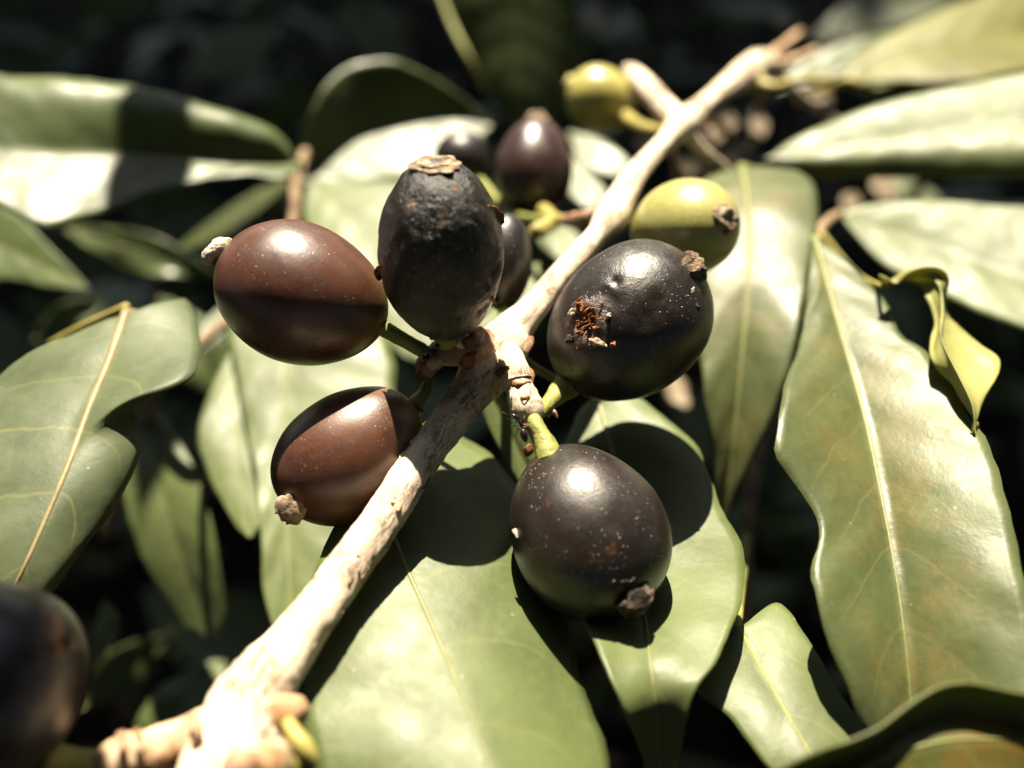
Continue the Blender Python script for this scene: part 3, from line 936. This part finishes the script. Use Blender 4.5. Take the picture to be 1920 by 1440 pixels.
leaf(us, [(1595, 160, 1.8), (1700, 168, 1.9), (1820, 165, 2.0), (1960, 150, 2.1)],
     [(1590, 152, 1.8), (1700, 148, 1.8), (1820, 145, 1.8), (1960, 130, 2.0)],
     [(1600, 168, 1.8), (1690, 200, 1.9), (1820, 200, 2.0), (1960, 180, 2.1)], 'pale', 3, 0.03, seed=43)
leaf(us, [(1445, 168, 2.6), (1530, 130, 2.4), (1620, 95, 2.2), (1700, 60, 2.2)],
     [(1442, 162, 2.6), (1520, 105, 2.4), (1610, 70, 2.2), (1700, 55, 2.2)],
     [(1448, 174, 2.6), (1540, 152, 2.2), (1630, 115, 2.0), (1702, 65, 2.2)], 'plain', 4, 0.03, seed=44)
leaf(us, [(1520, 80, 4.0), (1620, 40, 3.8), (1740, 0, 3.6), (1860, -60, 3.6)],
     [(1515, 72, 4.0), (1590, 0, 3.8), (1700, -40, 3.6), (1850, -80, 3.6)],
     [(1530, 86, 4.0), (1640, 62, 3.8), (1760, 20, 3.6), (1870, -40, 3.6)], 'grey', 4, 0.03, seed=45)

# ------------------------------------------------------------------ dark shoot at the top
ts = empty('leafy_shoot', lv(960, -60, 6))
tag(ts, 'dark shaded leafy shoot hanging in from the top centre', 'leafy shoot', 'leafy shoots around the berries')
v, f, u = px_tube([(960, -160, 21.0, 9), (955, -60, 19.0, 9), (955, 0, 18.0, 7)], 16, nseg=12, rough=0.08)
mk('twig', v, f, M_TWIG, ts, u)
leaf(ts, [(955, -60, 17.0), (965, 60, 17.25), (970, 170, 17.45), (985, 290, 17.8)],
     [(870, -60, 17.1), (820, -10, 17.2), (865, 80, 17.4), (912, 170, 17.55), (980, 290, 17.8)],
     [(1060, -60, 17.1), (1083, 20, 17.25), (1085, 110, 17.4), (1065, 200, 17.6), (990, 290, 17.8)], 'plain', 4, 0.02, absd=True, seed=51,
     label='dark green shaded leaf at the top centre')
v, f, u = px_tube([(815, -40, 17.2, 5), (845, 40, 17.0, 6), (880, 110, 16.8, 5), (912, 175, 17.0, 3)], 24, nseg=10)
mk('petiole', v, f, M_PED, ts, u)

def cam_cm(x, y, d):
    return (960 + x / d * FPX, 720 - y / d * FPX, d)


def caster_leaf(parent, c, ln, w, dx=0.0, mat='plain', seed=0):
    """Level unseen leaf added to cast shade: centre (x, y, depth) in cm from the lens, length runs away from the camera."""
    x, y, d = c
    m, a, b = [], [], []
    for t in (-0.5, -0.3, 0.0, 0.3, 0.5):
        dd, yy, xx = d + t * ln * 0.77, y + t * ln * 0.64, x + t * ln * dx
        ww = w * (0.1 if abs(t) == 0.5 else 1.0 - abs(t) * 1.2)
        m.append(cam_cm(xx, yy, dd))
        a.append(cam_cm(xx - ww, yy, dd))
        b.append(cam_cm(xx + ww, yy, dd))
    return leaf(parent, m, a, b, mat, 4, 0.04, nst=30, absd=True, seed=seed, noshift=True)


def shade_leaf(parent, px, py, d, k, ln, w, mat, seed):
    """Unseen leaf added k cm up the sunbeam from the spot it shades (pixel and depth of that spot)."""
    c = (px - 960) / FPX * d, (720 - py) / FPX * d, d
    return caster_leaf(parent, (c[0] + SUN_CAM.x * k, c[1] + SUN_CAM.y * k, c[2] - SUN_CAM.z * k), ln, w, 0.1, mat, seed)


shade_leaf(ls, 270, 215, 14.9, 22, 3.6, 0.62, 'dark', 63)
caster_leaf(ls, (-5.0, 4.2, 5.5), 2.6, 1.5, 0.0, 'dark', 64)  # unseen leaf added to shade the bottom left berry

# ------------------------------------------------------------------ berries
BERRY_GROUP = 'berries along the branch'


def berry(label, c, d, tip2d, a_px, b_px, mat, tilt=0.0, calyx=None, ped=None, taper=0.08, dents=(), lumpy=0.0, seed=0.0,
          nu=72, nv=48, neck=0.0, flatten=0.0):
    """c: centre px; d: depth cm; tip2d: px direction of the calyx end; tilt: rise of that end towards the lens (radians)."""
    d = far(d)
    cen = at(c[0], c[1], d)
    right = CR @ Vector((1, 0, 0))
    upv = CR @ Vector((0, 1, 0))
    back = CR @ Vector((0, 0, 1))
    v2 = Vector((tip2d[0], -tip2d[1])).normalized()
    ax = (right * v2.x + upv * v2.y) * math.cos(tilt) + back * math.sin(tilt)
    q = ax.to_track_quat('Z', 'Y').to_matrix()
    root = empty('coffee_berry', cen, q)
    tag(root, label, 'berry', BERRY_GROUP)
    A, B = pxm(a_px, d), pxm(b_px, d)
    Mi = q.transposed()
    dl = []
    for (dx, dy, dr, depth) in dents:          # dents given as photo pixel offsets from the centre on the visible face
        ray = (at(c[0] + dx, c[1] + dy, d) - cam.location).normalized()
        lo = Mi @ (cam.location - cen)
        ld = Mi @ ray
        S = Vector((1 / B, 1 / B, 1 / A))
        o2 = Vector(lo[k] * S[k] for k in range(3))
        d2 = Vector(ld[k] * S[k] for k in range(3))
        qa, qb, qc = d2.dot(d2), 2 * o2.dot(d2), o2.dot(o2) - 1
        disc = qb * qb - 4 * qa * qc
        if disc < 0:
            continue
        t = (-qb - math.sqrt(disc)) / (2 * qa)
        dl.append((lo + ld * t, pxm(dr, d), pxm(depth, d)))
    if callable(mat):
        mat = mat(tuple(dl[0][0]))
    SURF[root.name] = (cen.copy(), q.copy(), A, B)
    V, F = [], []
    for j in range(nv + 1):
        th = math.pi * j / nv
        for i in range(nu):
            al = 2 * math.pi * i / nu
            st, ct = math.sin(th), math.cos(th)
            rr = st * (1 + taper * ct) * (1 + flatten * math.cos(2 * al))
            p = Vector((B * rr * math.cos(al), B * rr * math.sin(al), A * ct))
            if neck and ct < -0.75:
                p.z -= neck * A * (-0.75 - ct) * 2
            nrm = Vector((p.x / B / B, p.y / B / B, p.z / A / A)).normalized()
            h = B * 0.035 * noise.noise(p * 110 + Vector((seed * 3, 0, 0))) + B * 0.010 * noise.noise(p * 260 + Vector((0, seed * 3, 0)))
            if lumpy:
                h += B * lumpy * (noise.noise(p * 330 + Vector((seed, 1, 0))) + 0.6 * noise.noise(p * 800 + Vector((0, seed, 0)))
                                  + 0.4 * noise.noise(p * 1700))
            for (pp, dr, dd) in dl:
                r2 = (p - pp).length / dr
                if r2 < 2.2:
                    h -= dd * math.exp(-r2 * r2 * 1.6) * (1 + 0.5 * noise.noise(p * 1500))
            V.append(p + nrm * h)
    for j in range(nv):
        for i in range(nu):
            i2 = (i + 1) % nu
            F.append((j * nu + i, (j + 1) * nu + i, (j + 1) * nu + i2, j * nu + i2))
    mk('skin', V, F, mat, root, local=True)
    if calyx and isinstance(calyx[0], list):   # a stub that sticks out: path of (px, py, depth, radius px)
        v, f, u = px_tube(calyx[0], 26, nseg=26, rough=0.30, rscale=900, seed=seed)
        ex = calyx[0][-1]
        nn = len(v) // 26
        for k in range((nn - 2) * 26, nn * 26):   # frayed end
            v[k] = v[k] + Vector((1, 1, 1)) * (noise.noise(v[k] * 1400) * pxm(7, ex[2]))
        mk('calyx', v, f, calyx[1], root, u)
    elif calyx:
        cr, ch, cm, lean = calyx              # radius px, height px, material, lean
        rr = min(0.95, 1.2 * cr / b_px)
        build_calyx(root, A * (math.sqrt(1 - rr * rr) + 0.055 if cr > 30 else 1.0), pxm(cr, d), pxm(ch, d), cm, lean, seed)
    if ped:
        v, f, u = px_tube(ped[0], 26, nseg=16, rough=0.07, rscale=900)
        mk('pedicel', v, f, ped[1] if len(ped) > 1 else M_PED, root, u)
    return root


SURF = {}


def surf(root, px, py):
    """Depth in cm of a berry's skin at a pixel (its limb if the pixel misses it)."""
    cen, q, A, B = SURF[root.name]
    o_ = q.transposed() @ (cam.location - cen)
    d_ = q.transposed() @ (at(px, py, 10.0) - cam.location)
    o2 = Vector((o_.x / B, o_.y / B, o_.z / A))
    d2 = Vector((d_.x / B, d_.y / B, d_.z / A))
    qa, qb, qc = d2.dot(d2), 2 * o2.dot(d2), o2.dot(o2) - 1
    disc = max(0.0, qb * qb - 4 * qa * qc)
    return 10.0 * (-qb - math.sqrt(disc)) / (2 * qa)


def skin_flake(root, name, mat, pts, w, lift=0.015, **kw):
    return flake(root, name, mat, [(x, y, surf(root, x, y) - lift) for (x, y) in pts], w, **kw)


def build_calyx(root, A, r, h, mat, lean, seed):
    """Shrivelled crown at the tip: a lumpy collar with a sunken middle."""
    V, F = [], []
    nu = 28
    rings = [(0.0 - 0.35 * h, 1.25), (0.10 * h, 1.12), (0.35 * h, 0.92), (0.7 * h, 0.95), (0.95 * h, 0.90), (1.0 * h, 0.72), (0.80 * h, 0.45), (0.62 * h, 0.18)]
    for (z, k) in rings:
        for i in range(nu):
            a = 2 * math.pi * i / nu
            q = Vector((math.cos(a) * 1.5, math.sin(a) * 1.5, z / h * 1.3 + seed))
            jit = 1 + 0.26 * noise.noise(q * 1.2) + 0.16 * noise.noise(q * 3.1)
            V.append(Vector((r * k * jit * math.cos(a) + lean[0] * max(z, 0), r * k * jit * math.sin(a) + lean[1] * max(z, 0),
                             A * 0.985 + z * (1 + 0.30 * noise.noise(q * 1.9 + Vector((5, 0, 0)))))))
    for j in range(len(rings) - 1):
        for i in range(nu):
            i2 = (i + 1) % nu
            F.append((j * nu + i, j * nu + i2, (j + 1) * nu + i2, (j + 1) * nu + i))
    F.append(tuple((len(rings) - 1) * nu + i for i in range(nu)))
    mk('calyx', V, F, mat, root, local=True)


MB_RED = berry_mat('berry_red_brown', (0.074, 0.027, 0.014), (0.042, 0.015, 0.009), (0.15, 0.085, 0.025), 0.41, 0, 0.3)
MB_RED2 = berry_mat('berry_chestnut', (0.095, 0.036, 0.018), (0.055, 0.020, 0.011), (0.22, 0.13, 0.035), 0.43, 0, 0.3, micro=0.2)
MB_BLACK = berry_mat('berry_black_dusty', (0.016, 0.0105, 0.008), (0.009, 0.006, 0.005), None, 0.41, 0.35, 0.5, scars=0.25, micro=0.2)
MB_BLACK2 = berry_mat('berry_black_scarred', (0.014, 0.010, 0.010), (0.008, 0.006, 0.006), None, 0.40, 0.4, 0.5, scars=0.5)
def mb_damaged(pos):
    return berry_mat('berry_black_damaged', (0.015, 0.010, 0.008), (0.008, 0.006, 0.005), None, 0.38, 0.7, 0.6, scars=0.6, stain=(pos, 0.0025))


MB_CRUST = berry_mat('berry_black_crusted', (0.010, 0.007, 0.0055), (0.005, 0.004, 0.003), None, 0.33, 1.7, 0.8, scars=0.9, coat=0.12)
MB_DARK = berry_mat('berry_dark_plum', (0.036, 0.014, 0.013), (0.02, 0.009, 0.008), None, 0.38, 0, 0.1)
MB_GREEN = berry_mat('berry_green', (0.30, 0.285, 0.095), (0.23, 0.225, 0.07), None, 0.36, 0, 0.1)
MB_YEL = berry_mat('berry_yellow_green', (0.34, 0.31, 0.085), (0.27, 0.25, 0.07), None, 0.36, 0, 0.0)

b1 = berry('smooth reddish brown berry at the left of the cluster with a pale dry stub', (568, 552), 9.38, (-313, -120), 163, 130, MB_RED, 0.10,
           ([(450, 468, 9.25, 14), (432, 463, 9.2, 15), (417, 462, 9.17, 18), (402, 472, 9.15, 17), (392, 486, 9.15, 14), (386, 497, 9.15, 8)], M_CALYXP), ([(712, 612, 9.42, 17), (735, 625, 9.45, 15), (765, 642, 9.5, 14), (790, 656, 9.55, 14), (806, 668, 9.62, 10)],), seed=1.0)
b2 = berry('black crusted upright berry with a tan hollow crown at the top of the cluster', (826, 474), 9.05, (-2, -150), 176, 117, MB_CRUST, 0.55,
           (36, 6, M_CALYX, (0, 0)), ([(828, 608, 9.25, 20), (835, 630, 9.5, 17), (845, 645, 9.7, 15), (858, 656, 9.75, 12)],),
           lumpy=0.022, seed=2.0, dents=((100, 40, 25, 9), (-110, 60, 18, 8), (80, 110, 22, 6)), taper=0.02, nu=120, nv=84)
b3 = berry('chestnut brown berry half hidden behind the branch, shadowed across its top', (655, 851), 9.45, (-245, 185), 152, 116, MB_RED2, 0.05,
           ([(588, 915, 9.3, 22), (566, 934, 9.15, 26), (550, 947, 9.05, 29), (537, 958, 9.0, 28), (527, 966, 9.0, 20)], M_CALYX), ([(775, 765, 9.55, 21), (785, 750, 9.6, 15), (795, 738, 9.65, 12), (803, 715, 9.7, 10)],), seed=3.0)
b4 = berry('dusty black berry hanging lowest, right of the branch', (1100, 993), 9.10, (155, 290), 170, 145, MB_BLACK, 0.30,
           ([(1163, 1092, 8.72, 34), (1178, 1112, 8.60, 38), (1190, 1128, 8.54, 37), (1199, 1140, 8.52, 31), (1204, 1146, 8.52, 15)], M_CALYXD), ([(1032, 862, 9.1, 26), (1025, 838, 9.15, 22), (1014, 815, 9.2, 17), (1003, 792, 9.25, 15), (997, 776, 9.35, 10)],),
           seed=4.0, dents=((-40, 30, 14, 2), (60, -20, 30, 2)), nu=96, nv=64)
b5 = berry('black berry with orange insect damage, right of the branch beside the green berry', (1177, 606), 9.95, (255, -200), 165, 140, mb_damaged, 0.10,
           ([(1262, 534, 9.72, 30), (1276, 519, 9.6, 34), (1292, 507, 9.54, 34), (1306, 498, 9.52, 31), (1317, 491, 9.51, 19)], M_CALYXM), ([(1075, 712, 10.0, 30), (1050, 735, 9.85, 22), (1030, 755, 9.7, 15), (1012, 772, 9.5, 14), (1000, 785, 9.4, 11)],),
           seed=5.0, dents=((-82, -4, 24, 17), (-22, -78, 9, 8), (-45, -55, 14, 4), (-30, -40, 20, 4), (-60, 25, 18, 6), (30, -10, 30, 3), (60, -40, 25, 3)), nu=130, nv=90, lumpy=0.004)
b6 = berry('small dark plum berry, out of focus, standing behind the crusted berry', (1001, 312), 12.9, (6, -90), 92, 73, MB_DARK, -0.1,
           (18, 12, M_CALYX, (0, 0)), ([(1020, 395, 12.6, 14), (1040, 408, 12.3, 10), (1062, 413, 12.0, 9)], M_PEDY), seed=6.0, taper=-0.12)
b7 = berry('large green berry with brown crown in front of the arching leaf', (1280, 428), 11.3, (95, 4), 118, 90, MB_GREEN, 1.06,
           (22, 11, M_CALYX, (0, 0)), ([(1200, 425, 11.7, 14), (1180, 410, 11.7, 11), (1160, 395, 11.6, 9)], M_PEDY), seed=7.0)
b8 = berry('blurred yellow-green berry farthest up the branch', (1127, 188), 13.9, (-60, -30), 66, 60, MB_YEL, 0.0,
           (17, 10, M_PEDY, (0, 0)), ([(1165, 215, 13.8, 14), (1195, 232, 13.5, 11), (1225, 243, 13.2, 10)], M_PEDY), seed=8.0)
b9 = berry('dark berry mostly hidden behind the crusted black berry', (945, 492), 10.9, (5, -90), 92, 52, MB_BLACK2, 0.0,
           None, ([(948, 575, 10.9, 12), (940, 610, 10.6, 11), (935, 640, 10.2, 10)],), seed=9.0)
b10 = berry('small black blurred berry in shade left of the plum berry', (866, 305), 13.6, (-10, -50), 58, 54, MB_BLACK2, 0.0,
            None, ([(900, 340, 13.4, 9), (960, 400, 12.8, 8), (1040, 414, 12.2, 8)],), seed=10.0)
b11 = berry('dark blurred berry in the bottom left corner', (-48, 1290), 7.15, (60, -60), 205, 188, MB_BLACK2, 0.3,
            None, ([(80, 1425, 7.2, 34), (130, 1430, 7.3, 28), (165, 1434, 7.35, 26), (198, 1436, 7.4, 26)],), seed=11.0)
lump(b11, 'calyx', M_CALYX, at(132, 1205, 6.75), pxm(13, 6.8), Vector((0, 0.3, 1)), 1.6, 0.3, 500)
lump(b11, 'calyx', M_SPUR, at(98, 1185, 6.7), pxm(20, 6.8), Vector((0, 0.6, 1)), 2.4, 0.3, 500)

# crust, flakes and frass on the berries
skin_flake(b2, 'skin_flake', M_BRACT, [(914, 390), (930, 402), (944, 420)], 10)
skin_flake(b2, 'skin_flake', M_BRACT, [(716, 500), (709, 512), (712, 526)], 8)
skin_flake(b2, 'skin_flake', M_SPUR, [(922, 560), (930, 566), (937, 556)], 5)
skin_flake(b2, 'skin_flake', M_SPUR, [(914, 520), (920, 535), (915, 547)], 5)
lump(b2, 'hollow', M_ANT, at(836, 340, 8.48), pxm(11, 8.6), Vector((1, 0.2, 0.2)), 1.2, 0.3, 900, flat=0.7)  # black lump: the shade inside the crown's hole put in as colour
random.seed(21)
for k in range(30):
    x = 1097 + random.gauss(0, 13)
    y = 600 + random.gauss(0, 15) - (x - 1097) * 0.6
    a = random.uniform(-0.2, 1.5)
    L = random.uniform(5, 14)
    if k % 2:
        d_ = surf(b5, x, y) + random.uniform(-0.03, 0.06)
        lump(b5, 'frass', M_FRASS, at(x, y, d_), pxm(random.uniform(1.5, 2.8), d_), CR @ Vector((math.cos(a), math.sin(a), random.uniform(0, 0.5))), random.uniform(2.5, 6.0), 0.7, 2400, 8, 8)
    else:
        skin_flake(b5, 'frass', M_FRASS if k % 5 else M_BRACT, [(x, y), (x + L * 0.5 * math.cos(a), y - L * 0.5 * math.sin(a)), (x + L * math.cos(a), y - L * math.sin(a))], random.uniform(2, 4.5), lift=random.uniform(-0.03, 0.03), n=8)
for (x, y, r, m) in ((1072, 586, 6, M_PALE), (1085, 572, 5, M_FRASS), (1067, 636, 6, M_CALYXD), (1142, 592, 4, M_PALE), (1305, 578, 6, M_CALYXD), (1296, 548, 5, M_PALE), (1288, 556, 3, M_PALE)):
    d_ = surf(b5, x, y)
    lump(b5, 'crust', m, at(x, y, d_), pxm(r, d_), CR @ Vector((0.6, 0.8, 0.2)), 1.4, 0.9, 3300, 16, 12)
d_ = surf(b5, 1122, 642)
lump(b5, 'crust', M_PALE, at(1122, 642, d_), pxm(6.5, d_), CR @ Vector((0.9, -0.35, 0.1)), 2.6, 0.6, 2600, 16, 14)
d_ = surf(b5, 1150, 646)
lump(b5, 'crust', M_FRASS, at(1150, 646, d_), pxm(6, d_), CR @ Vector((1, 0, 0)), 1.2, 0.8, 2800, 14, 12)
skin_flake(b4, 'crust', M_PALE, [(963, 992), (967, 1000), (970, 1009)], 5)
for k in range(12):
    x, y = 1172 + random.gauss(0, 12), 1098 + random.gauss(0, 5)
    lump(b4, 'crust', M_CALYXD if k % 4 else M_CALYX, at(x, y, surf(b4, x, y) - 0.02), pxm(random.uniform(1.8, 3.6), 8.6), CR @ Vector((0.6, 0.8, 0.2)), 1.5, 0.9, 3300, 10, 8)
flake(b4, 'scale', M_BRACT, [(994, 832, 9.12), (991, 844, 9.1), (987, 856, 9.12)], 10, cup=0.8)
flake(b5, 'scale', M_SPUR, [(1026, 782, 9.62), (1036, 772, 9.6), (1046, 784, 9.62)], 6, cup=0.6)


# ------------------------------------------------------------------ dry leaf fragments caught behind the fork
M_DRY = simple_mat('dry_leaf', (0.20, 0.155, 0.10), (0.11, 0.08, 0.045), 0.6, 200, 0.5, 0.3)
DRY_LABELS = ['round dry leaf fragment in the dark gap right of the branch fork', 'upright dry leaf fragment farthest right in the gap beside the branch fork',
              'thin dry sliver standing below the round dry fragment near the fork', 'thin dry sliver leaning right, lowest in the gap by the fork',
              'dry leaf fragment left of the branch just below the fork', 'dry leaf fragment just above the large green berry',
              'dry leaf fragment under the pale leaf stalk at upper right', 'largest dry leaf fragment, under the long right leaf with white sheen',
              'flat dry leaf fragment in the gap beside the arching leaf top', 'dry leaf fragment peeping out below the berry with orange damage',
              'dry leaf fragment at the top edge right of the branch end', 'dry leaf fragment at the top edge beside the dark top leaf']
for k, (x, y, d, w, h, a) in enumerate(((1350, 245, 17, 22, 30, 0.3), (1422, 232, 17.5, 16, 28, -0.4), (1335, 290, 18, 8, 40, 0.5), (1385, 285, 18, 10, 30, 0.7),
                                        (1215, 275, 17.5, 30, 16, 0.2), (1285, 318, 17, 24, 20, -0.2), (1540, 190, 17, 26, 30, -0.5),
                                        (1665, 345, 19, 28, 36, 0.1), (1600, 378, 18.5, 22, 14, 0.4), (1270, 730, 13.5, 20, 40, -0.5), (1465, 35, 21, 26, 16, 0.2), (1112, 38, 22, 26, 22, -0.3))):
    ca, sa = math.cos(a), math.sin(a)
    def q(u, v2, dd):
        return (x + u * ca - v2 * sa, y + u * sa + v2 * ca, d + 5 + dd)
    o = leaf(None, [q(0, -h, 0.5), q(0, 0, 0.1), q(0, h, -0.4)], [q(-w * 0.3, -h, 0.5), q(-w, 0, -0.1), q(-w * 0.2, h, -0.4)],
             [q(w * 0.3, -h, 0.5), q(w, 0, 0.3), q(w * 0.2, h, -0.4)], M_DRY, 0, 0.12, wave=0.3, nst=16, nh=5, absd=True, seed=70 + k, name='dry_leaf')
    tag(o, DRY_LABELS[k], 'dry leaf', 'dry leaf fragments in the background')

# ------------------------------------------------------------------ ants
def ant(label, c, d, fwd2d, length_px, curl=0.0, roll=0.0):
    """Whole ant as one mesh: body of revolution with waist, six jointed legs, two elbowed antennae."""
    cen = at(c[0], c[1], d)
    f2 = Vector((fwd2d[0], -fwd2d[1], 0)).normalized()
    X = (CR @ f2).normalized()
    Z = (CR @ Vector((0, 0, 1)))
    Y = Z.cross(X).normalized()
    S = pxm(length_px, d)
    root_m = Matrix((X, Y, Z)).transposed()

    def W(p):
        p = Vector(p)
        bend = curl * max(0.0, p.x) ** 2
        p = Vector((p.x, p.y + bend, p.z))
        return cen + root_m @ (p * S)
    V, F = [], []
    prof = [(-0.52, 0.005), (-0.50, 0.04), (-0.44, 0.085), (-0.34, 0.125), (-0.24, 0.13), (-0.15, 0.10), (-0.09, 0.045), (-0.06, 0.022), (-0.04, 0.035),
            (-0.02, 0.022), (0.01, 0.045), (0.07, 0.062), (0.14, 0.066), (0.20, 0.055), (0.235, 0.028), (0.25, 0.03), (0.28, 0.068), (0.34, 0.088), (0.41, 0.08), (0.46, 0.05), (0.485, 0.01)]
    nu = 14
    for (x, r) in prof:
        for i in range(nu):
            a = 2 * math.pi * i / nu
            V.append(W((x, r * math.cos(a), r * 0.9 * math.sin(a))))
    for j in range(len(prof) - 1):
        for i in range(nu):
            i2 = (i + 1) % nu
            F.append((j * nu + i, j * nu + i2, (j + 1) * nu + i2, (j + 1) * nu + i))
    F.append(tuple(range(nu))[::-1])
    F.append(tuple((len(prof) - 1) * nu + i for i in range(nu)))

    def limb(pts, r0, r1):
        pts = [W(p) for p in pts]
        n = len(pts)
        v, f, u = tube_mesh(pts, [(r0 + (r1 - r0) * i / (n - 1)) * S for i in range(n)], 6)
        o = len(V)
        V.extend(v)
        F.extend(tuple(k + o for k in q) for q in f)
    for s in (-1, 1):
        for (x0, xk, xe) in ((0.17, 0.27, 0.36), (0.11, 0.10, 0.06), (0.04, -0.10, -0.26)):
            limb([(x0, s * 0.045, -0.01), (x0 * 0.5 + xk * 0.5, s * 0.14, 0.06), (xk, s * 0.20, 0.04), (xe, s * 0.29, -0.09), (xe + 0.03 * (1 if xe > 0 else -1), s * 0.33, -0.12)], 0.020, 0.007)
        limb([(0.44, s * 0.03, 0.02), (0.50, s * 0.13, 0.07), (0.60, s * 0.17, 0.03), (0.68, s * 0.18, 0.0)], 0.012, 0.007)
    o = mk('ant', V, F, M_ANT)
    tag(o, label, 'ant', 'ants feeding at the fruit stalks')
    return o


ant('black ant on the short spur above the lowest berry stalk', (979, 800), 9.02, (-0.25, -1.0), 58, curl=0.9)
ant('black ant on the stalk of the smooth reddish brown berry', (808, 661), 9.38, (0.55, -0.6), 46, curl=0.0)
